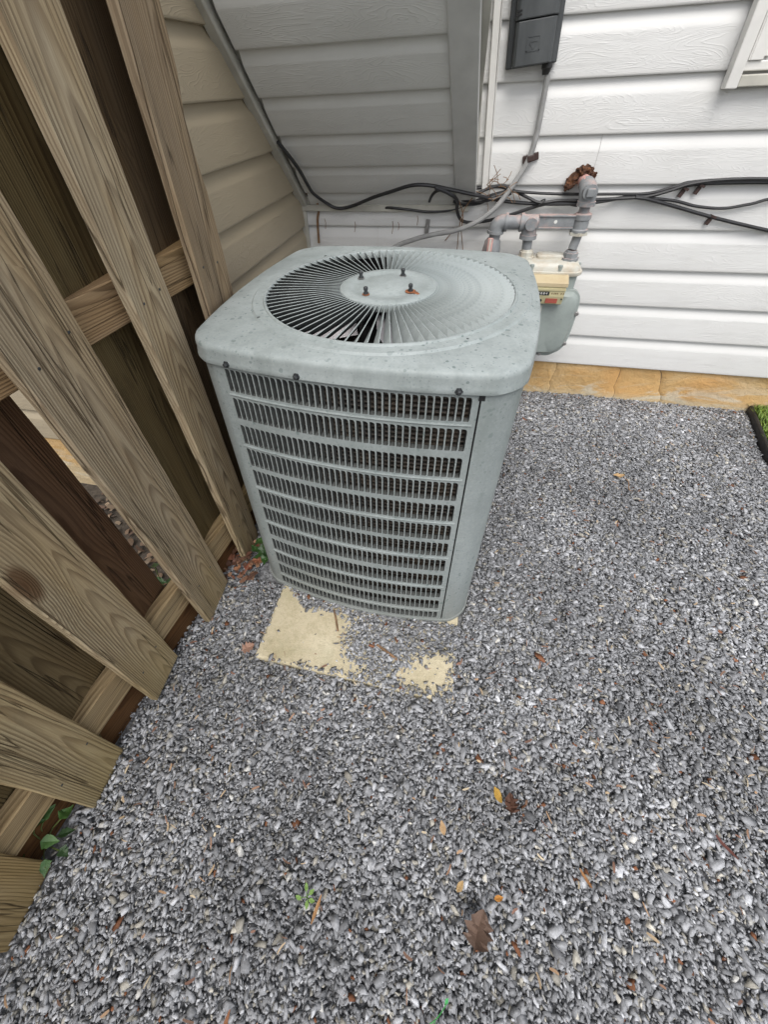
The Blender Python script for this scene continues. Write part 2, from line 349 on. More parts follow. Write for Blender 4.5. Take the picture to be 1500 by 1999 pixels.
def smooth_path(pts, sub=6):
    P = [Vector(p) for p in pts]; out = []
    for i in range(len(P) - 1):
        a, b, c, d = P[max(0, i - 1)], P[i], P[i + 1], P[min(len(P) - 1, i + 2)]
        for k in range(sub):
            t = k / sub
            out.append(0.5 * ((2 * b) + (c - a) * t + (2 * a - 5 * b + 4 * c - d) * t * t + (3 * b - a - 3 * c + d) * t ** 3))
    out.append(P[-1]); return out

# ------------------------------------------------------------------ ground
ZG = -0.012
def edge_x(y): return 1.03 + 0.18 * y
g = G(); g.add([(-60, -60, -0.10), (60, -60, -0.10), (60, 60, -0.10), (-60, 60, -0.10)], [(0, 1, 2, 3)])
tag(ob('ground', g, MT['soil']), kind='structure')
nx, ny = 40, 50; vs = []
for j in range(ny + 1):
    for i in range(nx + 1):
        y = -3.4 + 3.42 * j / ny; x0, x1 = -1.16, edge_x(y) + 0.005; x = x0 + (x1 - x0) * i / nx
        vs.append((x, y, ZG + 0.004 * math.sin(x * 5 + y * 3)))
g = G(); g.add(vs, [(j * (nx + 1) + i, j * (nx + 1) + i + 1, (j + 1) * (nx + 1) + i + 1, (j + 1) * (nx + 1) + i) for j in range(ny) for i in range(nx)])
tag(ob('gravel_bed', g, MT['bed']), kind='structure')

# concrete pad under the unit
PADX0, PADX1, PADY0, PADY1, PADZ = -0.842, -0.262, -1.622, -0.66, 0.014
pg = G().box((PADX0, PADY0, -0.05), (PADX1, PADY1, PADZ))
tag(ob('equipment_pad', pg, MT['pad'], bevel=0.006), 'tan concrete slab half buried in gravel under the air conditioner', 'concrete pad')

def in_poly(x, y, P):
    c = False; j = len(P) - 1
    for i in range(len(P)):
        if (P[i][1] > y) != (P[j][1] > y) and x < (P[j][0] - P[i][0]) * (y - P[i][1]) / (P[j][1] - P[i][1]) + P[i][0]: c = not c
        j = i
    return c
EXA = [(-0.845, -1.625), (-0.845, -1.385), (-0.826, -1.375), (-0.786, -1.409), (-0.744, -1.444), (-0.677, -1.435), (-0.634, -1.426), (-0.549, -1.448), (-0.587, -1.474), (-0.583, -1.511), (-0.588, -1.534), (-0.57, -1.561), (-0.509, -1.577), (-0.50, -1.625)]
EXB = [(-0.43, -1.593), (-0.407, -1.555), (-0.398, -1.518), (-0.367, -1.526), (-0.32, -1.495), (-0.271, -1.49), (-0.270, -1.546), (-0.285, -1.610), (-0.365, -1.606)]
EXB = [(-0.352 + 1.12 * (x + 0.352), -1.55 + 1.12 * (y + 1.55)) for x, y in EXB]
EXC = [(-0.30, -1.12), (-0.255, -1.10), (-0.255, -1.04), (-0.30, -1.05)]

# ------------------------------------------------------------------ gravel stones (one mass)
def stone_templates(n=40):
    out = []
    for _ in range(n):
        bm = bmesh.new()
        for _k in range(int(RNG.integers(8, 12))):
            d = RNG.normal(0, 1, 3); d /= np.linalg.norm(d); d = np.sign(d) * np.abs(d) ** 0.7; bm.verts.new(d * RNG.uniform(0.8, 1.12))
        r = bmesh.ops.convex_hull(bm, input=bm.verts); bmesh.ops.delete(bm, geom=[v for v in bm.verts if not v.link_faces], context='VERTS')
        bm.verts.index_update(); bm.verts.ensure_lookup_table()
        out.append((np.array([v.co[:] for v in bm.verts]), np.array([[v.index for v in f.verts] for f in bm.faces]))); bm.free()
    return out
TPL = stone_templates()
def scatter_mesh(name, pos, scl, eul, tint, mat):
    n = len(pos); which = RNG.integers(0, len(TPL), n)
    cx, sx, cy, sy, cz, sz = np.cos(eul[:, 0]), np.sin(eul[:, 0]), np.cos(eul[:, 1]), np.sin(eul[:, 1]), np.cos(eul[:, 2]), np.sin(eul[:, 2])
    M = np.empty((n, 3, 3))
    M[:, 0, 0] = cy * cz; M[:, 0, 1] = sx * sy * cz - cx * sz; M[:, 0, 2] = cx * sy * cz + sx * sz
    M[:, 1, 0] = cy * sz; M[:, 1, 1] = sx * sy * sz + cx * cz; M[:, 1, 2] = cx * sy * sz - sx * cz
    M[:, 2, 0] = -sy; M[:, 2, 1] = sx * cy; M[:, 2, 2] = cx * cy
    PV, PF, PC, o = [], [], [], 0
    for t, (V, F) in enumerate(TPL):
        ix = np.nonzero(which == t)[0]; k = len(ix); nv = len(V)
        P = np.einsum('nij,nkj->nki', M[ix], V[None] * scl[ix][:, None, :]) + pos[ix][:, None, :]
        PV.append(P.reshape(-1, 3)); PF.append((F[None] + (np.arange(k) * nv + o)[:, None, None]).reshape(-1)); PC.append(np.repeat(tint[ix], nv, 0)); o += k * nv
    P, F, Cc = np.concatenate(PV), np.concatenate(PF), np.concatenate(PC); nf = len(F) // 3
    me = bpy.data.meshes.new(name)
    me.vertices.add(len(P)); me.vertices.foreach_set('co', P.reshape(-1).astype(np.float32))
    me.loops.add(nf * 3); me.loops.foreach_set('vertex_index', F.astype(np.int32))
    me.polygons.add(nf); me.polygons.foreach_set('loop_start', np.arange(0, nf * 3, 3, dtype=np.int32)); me.polygons.foreach_set('loop_total', np.full(nf, 3, dtype=np.int32))
    me.update(calc_edges=True)
    at = me.attributes.new('tint', 'FLOAT_COLOR', 'POINT')
    at.data.foreach_set('color', np.concatenate([Cc, np.ones((len(Cc), 1))], 1).reshape(-1).astype(np.float32))
    me.materials.append(mat); return me
def ac_local(x, y):
    c, s = math.cos(-0.04536), math.sin(-0.04536); dx, dy = x + 0.5874, y + 1.0287
    return c * dx + s * dy, -s * dx + c * dy
def make_gravel():
    N = 285000
    X = RNG.uniform(-1.12, 1.04, N); Y = RNG.uniform(-2.85, -0.004, N)
    keep = (X < edge_x(Y) - 0.004) & (X < 0.316 + 0.40 * (Y + 2.01) + 0.42) & (Y > -2.341 + 0.244 * (X + 1.033) - 0.38)
    X, Y = X[keep], Y[keep]
    X = np.concatenate([X, RNG.uniform(PADX0, PADX1, 5000)]); Y = np.concatenate([Y, RNG.uniform(PADY0, -1.30, 5000)]); n = len(X)
    size = np.clip(RNG.lognormal(math.log(0.0040), 0.40, n), 0.0022, 0.0115)
    near = np.clip((-1.3 - Y) / 1.0, 0, 1); size *= 1.0 - 0.08 * near
    Z = RNG.uniform(-0.005, 0.004, n) + 0.004 * np.sin(X * 5 + Y * 3) + 0.004 * np.sin(X * 17) * np.sin(Y * 14)
    rim = (X > -0.60) & (X < PADX1 + 0.07) & (Y > PADY0 - 0.07) & (Y < -1.35); Z = Z + np.where(rim, 0.009, 0.0)
    ok = np.ones(n, bool)
    for i in range(n):
        x, y = X[i], Y[i]; lx, ly = ac_local(x, y)
        if abs(lx) < 0.355 and abs(ly) < 0.36: ok[i] = False; continue
        if x < -1.03 and RNG.random() < (-1.03 - x) / 0.08 * 0.8: ok[i] = False; continue
        if PADX0 < x < PADX1 and PADY0 < y < PADY1:
            js = 0.007 if x < -0.70 else 0.016; jx, jy = x + RNG.normal(0, js), y + RNG.normal(0, js * 0.8)
            if in_poly(jx, jy, EXA):
                if RNG.random() > 0.003 + 0.05 * max(0, (x + 0.66) / 0.16) ** 2: ok[i] = False; continue
            elif in_poly(jx, jy, EXB):
                if RNG.random() > 0.035: ok[i] = False; continue
            elif in_poly(jx, jy, EXC):
                if RNG.random() > 0.2: ok[i] = False; continue
            size[i] = min(size[i] * 0.9, 0.008)
            Z[i] = PADZ + size[i] * 0.3 + max(0.0, RNG.uniform(-0.006, 0.006))
    X, Y, Z, size = X[ok], Y[ok], Z[ok], size[ok]; n = len(X)
    el = RNG.uniform(1.05, 2.0, n); fl = RNG.uniform(0.28, 0.7, n)
    scl = np.stack([size * el, size * RNG.uniform(0.75, 1.05, n), size * fl], 1)
    eul = np.stack([RNG.normal(0, 0.17, n), RNG.normal(0, 0.17, n), RNG.uniform(0, 2 * np.pi, n)], 1)
    v = np.clip(RNG.lognormal(math.log(0.315), 0.29, n), 0.13, 0.62)
    hue = RNG.random(n); t = np.stack([v * 0.975, v * 0.995, v * 1.045], 1)
    warm = hue < 0.08; t[warm] = v[warm][:, None] * np.array([1.07, 1.02, 0.90])
    pale = hue > 0.985; t[pale] = RNG.uniform(0.42, 0.65, pale.sum())[:, None] * np.array([1.0, 0.99, 0.95])
    br = (hue > 0.10) & (hue < 0.108); t[br] = np.array([0.20, 0.09, 0.05]) * RNG.uniform(0.6, 1.3, br.sum())[:, None]
    o = link('gravel', scatter_mesh('gravel', np.stack([X, Y, Z], 1), scl, eul, t, MT['gravel'])); tag(o, kind='stuff')
make_gravel()

def strips(name, pts, mat, lenr, widr, cols):
    """small curled crumbs of leaf and bark, one mass"""
    n = len(pts); vs = []; fs = []; tc = []
    for (x, y, z) in pts:
        L = random.uniform(*lenr); W = random.uniform(*widr); a = random.uniform(0, 6.283); ca, sa = math.cos(a), math.sin(a)
        curl = random.uniform(-0.5, 0.5) * L; bend = random.uniform(-0.4, 0.4) * L; o = len(vs); c = random.choice(cols); f = random.uniform(0.7, 1.25); tl = random.uniform(-0.4, 0.4)
        for k in range(4):
            t = k / 3 - 0.5; w = W * (1 - 1.5 * t * t); lz = z + (0.25 - t * t) * abs(curl) * 0.6 + t * L * tl * 0.4
            bx = t * L; by = bend * (t * t - 0.1)
            for s in (-1, 1): vs.append((x + ca * bx - sa * (by + s * w), y + sa * bx + ca * (by + s * w), lz + s * w * tl)); tc.append((c[0] * f, c[1] * f, c[2] * f, 1))
        fs += [(o + 2 * k, o + 2 * k + 1, o + 2 * k + 3, o + 2 * k + 2) for k in range(3)]
    me = bpy.data.meshes.new(name); me.from_pydata(vs, [], fs); at = me.attributes.new('tint', 'FLOAT_COLOR', 'POINT')
    at.data.foreach_set('color', np.array(tc, np.float32).reshape(-1)); me.materials.append(mat)
    return tag(link(name, me), kind='stuff')
pts = []
while len(pts) < 850:
    x, y = random.uniform(-1.05, 0.98), random.uniform(-2.5, -0.03); lx, ly = ac_local(x, y)
    if abs(lx) < 0.37 and abs(ly) < 0.37 or x > edge_x(y) - 0.01: continue
    if random.random() < 0.35 or x < -0.75 or y > -0.25 and random.random() < 0.5 or -1.75 < y < -1.3: pts.append((x, y, random.uniform(0.010, 0.017)))
strips('leaf_litter', pts, MT['tint'], (0.006, 0.022), (0.0006, 0.0028), [(0.33, 0.21, 0.125), (0.44, 0.33, 0.21), (0.19, 0.10, 0.07), (0.48, 0.40, 0.28), (0.27, 0.155, 0.10), (0.16, 0.09, 0.06)])

# ------------------------------------------------------------------ siding
E = 0.146304; Z0 = 0.18304
def siding_geo(L, x0=0.0):
    """one dutch-lap course lying along +x, outward = -y, height 0..E"""
    prof = [(0.002, 0.000), (-0.0165, 0.0005), (-0.018, 0.003), (-0.018, 0.006), (-0.0165, 0.098), (-0.0155, 0.104), (-0.0115, 0.114), (-0.0065, 0.126), (-0.0035, 0.136), (-0.0025, E + 0.004)]
    n = max(2, int(L / 0.25) + 1); rings = []
    for i in range(n + 1):
        x = x0 + L * i / n; wob = 0.0012 * math.sin(x * 2.3 + L * 7 + x0)
        rings.append([(x, y + wob * (1 if y < 0 else 0), z) for y, z in prof])
    return G().rings(rings, False)
def course(parent, x0, x1, z, mat, joints=(), rotloc=None):
    xs = [x0] + [j for j in sorted(joints) if x0 < j < x1] + [x1]
    for a, b in zip(xs[:-1], xs[1:]):
        o = ob('siding_board', siding_geo(b - a - 0.0008), mat, parent, True, (a + 0.0004, 0, z)); 
        if a != x0: o.location.y -= 0.0012

house = thing('house_wall', 'white wood grain vinyl siding wall behind the gas meter', 'wall')
XL, XR = -1.14, 2.4; XB = -0.372
jt = {3: [-0.79], 5: [0.027], 0: [1.35], 1: [1.9], 7: [1.2], 2: [0.95]}
for k in range(17):
    course(house, XL, XR, Z0 + k * E, MT['white'], jt.get(k, ()))
g = G().box((XL, 0.004, Z0 - 0.002), (XR, 0.12, Z0 + 17 * E)); ob('sheathing', g, MT['trimd'], house)
# inside corner post by the left wall and the J trim under the bay
ob('corner_post', G().box((XL + 0.002, -0.034, Z0), (XL + 0.030, -0.019, 0.835)), MT['trimd'], house, bevel=0.003)
jg = G().box((XL + 0.002, -0.040, 0.828), (-0.405, -0.019, 0.852)); jg.box((XL + 0.002, -0.030, 0.8535), (-0.405, -0.019, 0.884))
ob('ledge_trim', jg, MT['trimd'], house, bevel=0.004)
def lean(x, z): return x - 0.083 * (z - 0.88)
tg = G(); tg.prism([(-0.362, -0.019), (-0.362, -0.040), (-0.340, -0.040), (-0.340, -0.019)], 0.872, 1.95, lambda a, b, d: (lean(a, d), b, d))
tg.prism([(-0.3385, -0.019), (-0.3385, -0.032), (-0.334, -0.032), (-0.334, -0.019)], 0.876, 1.95, lambda a, b, d: (lean(a, d), b, d))
ob('trim_board', tg, MT['trim'], house, bevel=0.002)
# window at upper right
win = ob('window', G().box((0.362, -0.006, 1.19), (1.02, 0.05, 2.05)), MT['trim'], house, bevel=0.002)
cg = G(); cg.prism([(0.331, -0.019), (0.331, -0.058), (0.364, -0.058), (0.364, -0.019)], 1.165, 2.1, lambda a, b, d: (a - 0.045 * (d - 1.165), b, d))
ob('casing', cg, MT['trim'], win, bevel=0.003)
ob('sill', G().box((0.3655, -0.050, 1.168), (1.05, -0.019, 1.196)), MT['trimd'], win, bevel=0.003)
ob('sill_ledge', G().box((0.366, -0.036, 1.2035), (1.05, -0.019, 1.226)), MT['trim'], win, bevel=0.003)
fg = G(); fg.prism([(0.3675, -0.019), (0.3675, -0.046), (0.372, -0.046), (0.372, -0.019)], 1.2265, 2.05, lambda a, b, d: (a - 0.045 * (d - 1.2), b, d))
fg.prism([(0.3735, -0.019), (0.3735, -0.042), (0.408, -0.042), (0.408, -0.019)], 1.2265, 2.05, lambda a, b, d: (a - 0.045 * (d - 1.2), b, d))
ob('frame', fg, MT['trim'], win, bevel=0.002)
sg = G(); sg.prism([(0.410, -0.019), (0.410, -0.032), (0.428, -0.032), (0.428, -0.019)], 1.234, 2.05, lambda a, b, d: (a - 0.045 * (d - 1.2), b, d))
sg.box((0.430, -0.032, 1.234), (1.02, -0.019, 1.262)); ob('sash', sg, MT['trim'], win, bevel=0.002)
ob('pane', G().box((0.41, -0.0185, 1.262), (1.02, -0.016, 2.05)), MT['glass'], win)

# left (side) wall, faces +X ; then the house front behind the fence
side = thing('side_wall', 'beige vinyl siding wall seen beyond the wooden fence', 'wall', (XL, 0, 0))
YC = -1.0
for k in range(17):
    ob('siding_board', siding_geo(-YC - 0.02), MT['beige'], side, True, (0, YC, Z0 + k * E), (0, 0, rad(90)))
ob('sheathing', G().box((-0.10, YC, -0.1), (-0.004, 0, Z0 + 17 * E)), MT['trimd'], side)
back = thing('rear_wall', 'shaded beige siding wall glimpsed through gaps in the fence', 'wall', (0, YC, 0))
for k in range(17):
    course(back, -4.2, XL - 0.004, Z0 + k * E, MT['beige'])
ob('sheathing', G().box((-4.2, 0.004, -0.1), (XL - 0.105, 0.1, Z0 + 17 * E)), MT['trimd'], back)
ob('footing', G().box((-4.2, -0.008, -0.1), (XL - 0.004, 0.0035, Z0)), MT['stone'], back)

# ------------------------------------------------------------------ slanted bay (soffit) above the unit
bay = thing('bay_overhang', 'grey sided overhang sloping out from the house above the unit', 'overhang', (0, 0, 0.85))
SL = rad(43.5); LS = 0.92                                   # slope from horizontal
dy, dz = -math.cos(SL) * 1.0, math.sin(SL)                   # up-slope direction in (y, z)
rotx = math.pi / 2 - SL                                      # board z axis -> up-slope; outward (-y) -> down/out
n0 = Vector((0, -math.sin(SL), -math.cos(SL)))               # outward normal of the soffit
for k in range(6):
    s = 0.094 + (k - 1) * E * 1.005 if k else -0.053
    s0 = max(s, -0.0)
    o = ob('siding_board', siding_geo(0.62), MT['greyv'], bay, True, (-1.085, dy * s, dz * s), (rotx, 0, 0))
Mb = Matrix.Translation((0, 0, 0)) @ Matrix.Rotation(rotx, 4, 'X')
ob('soffit_core', G().box((XL + 0.003, 0.004, -0.03), (XB - 0.03, 0.05, LS), Mb), MT['trimd'], bay)
def on_slope(x, out, s):                                     # x, distance outward, distance up-slope
    return Vector((x, dy * s, dz * s)) + n0 * out
lg = G(); lg.prism([(XL + 0.006, 0.002), (XL + 0.006, 0.030), (XL + 0.036, 0.030), (XL + 0.040, 0.024), (XL + 0.040, 0.002)], 0.0, LS, lambda a, b, d: on_slope(a + 0.0 * d, b, d))
ob('edge_trim', lg, MT['trimd'], bay, bevel=0.002)
pgm = G(); pgm.prism([(-0.457, 0.002), (-0.457, 0.026), (-0.378, 0.026), (-0.378, 0.002)], 0.03, LS, lambda a, b, d: on_slope(a - 0.062 * d, b, d))
ob('corner_trim', pgm, MT['trimg'], bay, bevel=0.003)
cheek = G(); cheek.prism([(0.03, 0.0), (-0.655, 0.630), (-0.655, 1.75), (0.03, 1.75)], 0, 0.012, lambda a, b, d: (-0.392 - 0.062 * max(b, 0) / math.sin(SL) * 0.9 + d, a, b))
ob('cheek_panel', cheek, MT['trimd'], bay)
front = G().box((XL + 0.003, -0.685, 0.64), (-0.46, -0.67, 1.75)); ob('front_panel', front, MT['greyv'], bay)

# ------------------------------------------------------------------ foundation stones
fnd = thing('foundation', 'orange sandstone foundation strip below the white siding', 'foundation')
def stone_slab(xa0, xa1, xb0, xb1, seed):
    nu, nv = max(6, int((xb0 - xa0) / 0.015)), 12; rows = []
    rr = random.Random(seed); ph = rr.uniform(0, 9)
    for j in range(nv + 1):
        z = -0.10 + (Z0 + 0.10 - 0.004) * j / nv; t = j / nv
        l = xa1 + (xa0 - xa1) * t; r = xb1 + (xb0 - xb1) * t
        row = []
        for i in range(nu + 1):
            u = i / nu; x = l + (r - l) * u + (0.005 * math.sin(z * 60) + 0.003 * math.sin(z * 170) if i in (0, nu) else 0)
            ed = min(1, min(u, 1 - u) * (xb0 - xa0) / 0.012)
            y = -0.006 * ed - 0.004 * math.sin(x * 11 + ph) * math.sin(z * 19 + ph) - 0.010 * max(0, (0.06 - z) / 0.16)
            row.append((x, y + 0.003, z))
        rows.append(row)
    return G().rings(rows, False)
cuts = [(XL, XL), (-0.62, -0.60), (-0.18, -0.20), (0.122, 0.117), (0.412, 0.445), (0.588, 0.69), (1.12, 1.08), (1.75, 1.72), (2.4, 2.4)]
for i in range(len(cuts) - 1):
    a, b = cuts[i], cuts[i + 1]
    ob('stone', stone_slab(a[0] + 0.0007, a[1] + 0.0007, b[0] - 0.0007, b[1] - 0.0007, i), MT['stone'], fnd, True)
ob('mortar', G().box((XL, 0.0045, -0.1), (XR, 0.03, Z0 - 0.003)), MT['joint'], fnd)

# ------------------------------------------------------------------ fence
fence = thing('wooden_fence', 'weathered shadowbox fence of wide boards left of the unit', 'fence', (-1.0483, -1.6, 0))
FA, FB = 0.0863, 0.0445
def board_geo(w, L, th, seed, wavy=0.0, cut=0.0):
    rr = random.Random(seed); n = 26; rings = []; p1, p2 = rr.uniform(0, 9), rr.uniform(0, 9)
    for i in range(n + 1):
        z = L * i / n
        a = -w / 2 + 0.0015 * math.sin(z * 5 + p1) + 0.0007 * math.sin(z * 31 + p2)
        b = w / 2 + 0.0015 * math.sin(z * 4 + p2) + 0.0007 * math.sin(z * 27 + p1)
        if wavy:
            b += wavy * (0.55 * math.sin(z * 6.5 + 2.2) + 0.35 * math.sin(z * 15 + 1.0)) - (0.020 * math.exp(-((z - 1.16) / 0.05) ** 2))
        zz = [z + (cut * (q) if i == 0 else 0) for q in (-0.5, 0.5)]
        e = 0.0025
        rings.append([(-th, a, zz[0]), (-e, a, zz[0]), (0, a + e, zz[0]), (0, b - e, zz[1]), (-e, b, zz[1]), (-th, b, zz[1])])
    return G().rings(rings, True, True, True)
def fence_board(y, dx, w, L, leanc, zb, tint, seed, th=0.019, wavy=0.0, name='board', cut=0.0):
    """board standing at world y; dx = offset of its front face from the fence plane"""
    x = FA * y_loc(y) + dx
    o = link(name, board_geo(w, L, th, seed, wavy, cut).mesh(name, MT['wood'], False), fence, (x, y_loc(y), zb), (0, 0, 0), tint)
    o.rotation_euler = Matrix(((1, -FA, FB), (FA, 1, leanc), (-FB, -leanc, 1))).to_3x3().normalized().to_euler()
    return o
def y_loc(y): return y + 1.6
FRONT = [(-1.052, 0.135, 1.62, -0.067, 0.01, (1.12, 1.00, 0.88), 0.008), (-1.2484, 0.122, 1.64, -0.0826, -0.002, (1.50, 1.42, 1.28), 0),
         (-1.4737, 0.148, 1.66, -0.0881, -0.004, (1.36, 1.27, 1.14), 0), (-1.734, 0.124, 1.66, -0.035, 0.02, (1.42, 1.32, 1.12), 0),
         (-1.975, 0.122, 1.66, -0.009, -0.004, (1.45, 1.34, 1.05), 0), (-2.203, 0.133, 1.66, 0.02, -0.004, (1.15, 1.0, 0.72), 0),
         (-2.45, 0.13, 1.66, 0.0, 0.0, (0.95, 0.9, 0.8), 0), (-2.69, 0.13, 1.66, 0.0, 0.0, (1, 0.95, 0.9), 0)]
FB_ = []
for i, (y, w, L, ln, zb, tint, wav) in enumerate(FRONT):
    FB_.append((fence_board(y, 0.0, w, L, ln, zb, tint, 10 + i, 0.019, wav, cut=random.uniform(-0.008, 0.008)), w, zb))
def nails(o, w, zs, zb):
    for z in zs:
        for q in (-0.27, 0.27):
            g = G().lathe([(-0.004, 0.0028), (0.0006, 0.0028), (0.001, 0.0014)], (0, q * w + random.uniform(-0.008, 0.008), z - zb + random.uniform(-0.012, 0.012)), (1, 0, 0), 8); ob('nail', g, MT['bolt'], o)
REAR = [(-0.99, 0.10, -0.07, (0.45, 0.38, 0.3)), (-1.095, 0.15, -0.08, (0.40, 0.32, 0.24)), (-1.310, 0.19, -0.085, (0.50, 0.44, 0.28)), (-1.622, 0.152, -0.065, (0.46, 0.31, 0.24)),  # first one: dark board added to stand for deep shade in the gap
        (-1.830, 0.18, -0.025, (0.62, 0.53, 0.36)), (-2.07, 0.17, 0.0, (0.50, 0.44, 0.30)), (-2.33, 0.14, 0.0, (0.5, 0.44, 0.32)), (-2.57, 0.14, 0, (0.5, 0.45, 0.32))]  # wood tints dimmed to paint in shade behind the front boards
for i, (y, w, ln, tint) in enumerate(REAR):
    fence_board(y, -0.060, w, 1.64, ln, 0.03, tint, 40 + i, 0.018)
for z0, z1, tint in ((0.125, 0.215, (1.1, 0.98, 0.76)), (0.905, 0.988, (1.08, 0.88, 0.68)), (1.50, 1.59, (0.8, 0.7, 0.55))):
    # rail built with its length along local z so that the grain runs along it
    L = 2.0; w = z1 - z0; y0 = -0.998 - 0.067 * z1
    o = link('rail', board_geo(w, L, 0.037, 70 + int(z0 * 10)).mesh('rail', MT['wood']), fence, (0, 0, 0), (0, 0, 0), tint)
    # local x -> outward, local z -> along -y (with the fence), local y -> up
    ex = Vector((1, -FA, 0)).normalized(); ez = Vector((-FA, -1, 0)).normalized(); ey = ez.cross(ex)
    o.rotation_euler = Matrix((ex, ey, ez)).transposed().to_euler()
    o.location = Vector((FA * y_loc(y0) - 0.0205 + FB * (z0 + z1) / 2, y_loc(y0), (z0 + z1) / 2))
for o, w, zb in FB_: nails(o, w, (0.17, 0.945), zb)
kb = link('kick_board', board_geo(0.10, 2.0, 0.02, 91).mesh('kick_board', MT['wood']), fence, (0, 0, 0), (0, 0, 0), (0.42, 0.24, 0.12))
ex = Vector((1, -FA, 0)).normalized(); ez = Vector((-FA, -1, 0)).normalized(); ey = ez.cross(ex)
kb.rotation_euler = Matrix((ex, ey, ez)).transposed().to_euler(); kb.location = (FA * y_loc(-0.95) - 0.045, y_loc(-0.95), 0.04)

# ------------------------------------------------------------------ air conditioner
ACX, ACY, ACR = -0.58742, -1.02875, -0.045357
ac = thing('air_conditioner', 'grey green outdoor air conditioner with round fan grille on top', 'air conditioner', (ACX, ACY, 0), (0, 0, ACR))
BOT = (0.3300, 0.34126, 0.05326, 0.020, 0.04540, 0.0185, 0.0); TOP = (0.33246, 0.33160, 0.05748, 0.03219, 0.03219, 0.0135, 0.0216)
ZS, ZSIL, ZT = 0.81794, 0.85469, 0.870; FCX, FCY, FR = 0.03216, 0.01213, 0.29374
def seg_pt(P, p):
    w, d, r, sx, sy, ox, oy = P; p = p % 8; k = int(p); t = p - k; w0, d0 = w - r, d - r
    if k == 0: x, y = -w0 + 2 * w0 * t, -d
    elif k == 2: x, y = w, -d0 + 2 * d0 * t
    elif k == 4: x, y = w0 - 2 * w0 * t, d
    elif k == 6: x, y = -w, d0 - 2 * d0 * t
    else:
        cx, cy, a0 = {1: (w0, -d0, -90), 3: (w0, d0, 0), 5: (-w0, d0, 90), 7: (-w0, -d0, 180)}[k]
        A = rad(a0 + 90 * t); x, y = cx + r * math.cos(A), cy + r * math.sin(A)
    xx, yy = x / w, y / d
    return (x + math.copysign(abs(xx) ** 8, xx) * sx * (1 - yy * yy) + ox, y + math.copysign(abs(yy) ** 8, yy) * sy * (1 - xx * xx) + oy)
def surf(p, z, off=0.0):
    h = z / ZS; a = seg_pt(BOT, p); b = seg_pt(TOP, p); x, y = a[0] * (1 - h) + b[0] * h, a[1] * (1 - h) + b[1] * h
    if off:
        e = 0.01; a2 = seg_pt(BOT, p + e); b2 = seg_pt(BOT, p - e); tx, ty = a2[0] - b2[0], a2[1] - b2[1]; L = math.hypot(tx, ty) or 1
        x += ty / L * off; y -= tx / L * off
    return (x, y, z)
ROWS = [(0.754, 0.808), (0.683, 0.738), (0.611, 0.666), (0.541, 0.597), (0.473, 0.528), (0.404, 0.458), (0.339, 0.392), (0.2745, 0.323), (0.207, 0.256), (0.145, 0.191), (0.085, 0.130), (0.034, 0.066)]
SLOT = [(0.10, 0.02), (0.76, 0.02), (0.86, 0.05), (0.89, 0.10), (0.89, 0.86), (0.84, 0.93), (0.72, 0.975), (0.45, 0.995), (0.10, 0.995)]
def louver_panel(pa, pb, pl, prr, ncol, zlo=0.022, zhi=0.8165):
    g = G(); dk = G(); ps = [pa + (pl - pa) * i / 8 for i in range(9)]; cols = [(ps[i], ps[i + 1], False) for i in range(8)]
    cols += [(pl + (prr - pl) * i / ncol, pl + (prr - pl) * (i + 1) / ncol, True) for i in range(ncol)]
    cols += [(prr + (pb - prr) * i / 4, prr + (pb - prr) * (i + 1) / 4, False) for i in range(4)]
    zs = [(zlo, ROWS[-1][0], False)]
    for i in range(11, -1, -1):
        zs.append((ROWS[i][0], ROWS[i][1], True))
        zs.append((ROWS[i][1], ROWS[i - 1][0] if i else zhi, False))
    for (a, b, lc) in cols:
        for (c, d, lr) in zs:
            if not (lc and lr):
                g.add([surf(a, c), surf(b, c), surf(b, d), surf(a, d)], [(0, 1, 2, 3)]); continue
            R = [surf(a, c), surf(b, c), surf(b, d), surf(a, d)]
            S = [surf(a + (b - a) * u, c + (d - c) * v) for u, v in SLOT]; ns = len(SLOT); D = [surf(a + (b - a) * (u + (0.05 if u < 0.3 else 0.0)), c + (d - c) * v, -0.014) for u, v in SLOT]
            vs = R + S + D; s = 4
            fs = [(0, 1, s + 2, s + 1, s), (1, 2, s + 5, s + 4, s + 3, s + 2), (2, 3, s + 8, s + 7, s + 6, s + 5), (3, 0, s, s + 8)]
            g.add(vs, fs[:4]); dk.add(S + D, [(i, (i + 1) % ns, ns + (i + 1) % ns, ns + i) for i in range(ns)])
    return g, dk
def plain_panel(pa, pb, n, zlo=0.022, zhi=0.8165, off=0.0):
    rows = [[surf(pa + (pb - pa) * i / n, z, off) for i in range(n + 1)] for z in (zlo, 0.2, 0.4, 0.6, zhi)]
    return G().rings(rows, False)
P0, P1 = -0.62, 0.986
def panel(*a):
    g, dk = louver_panel(*a); p = ob('louver_panel', g, MT['ac'], ac); v = ob('louver_vane', dk, MT['vane_dark'], p); v['kind'] = 'stuff'  # slot walls in a darker grey than the panel
panel(P0, P1, 0.035, 0.966, 37)
ob('corner_panel', plain_panel(P1 + 0.006, 2.10, 26, off=0.0012), MT['ac'], ac, True)
panel(2.105, 4.0, 2.14, 2.93, 34)
panel(4.005, 6.0, 4.10, 4.93, 34)
panel(6.005, 7.375, 6.10, 6.93, 34)
ribs = G()
for i in (0, 2, 4, 6, 8, 10):
    zc = (ROWS[i][0] + ROWS[i + 1][1]) / 2 + 0.001; path = [surf(0.03 + 0.945 * j / 20, zc, 0.0) for j in range(21)]
    ribs.tube(path, 0.0030, 6)
ob('stiffening_rib', ribs, MT['ac'], ac, True)['kind'] = 'stuff'
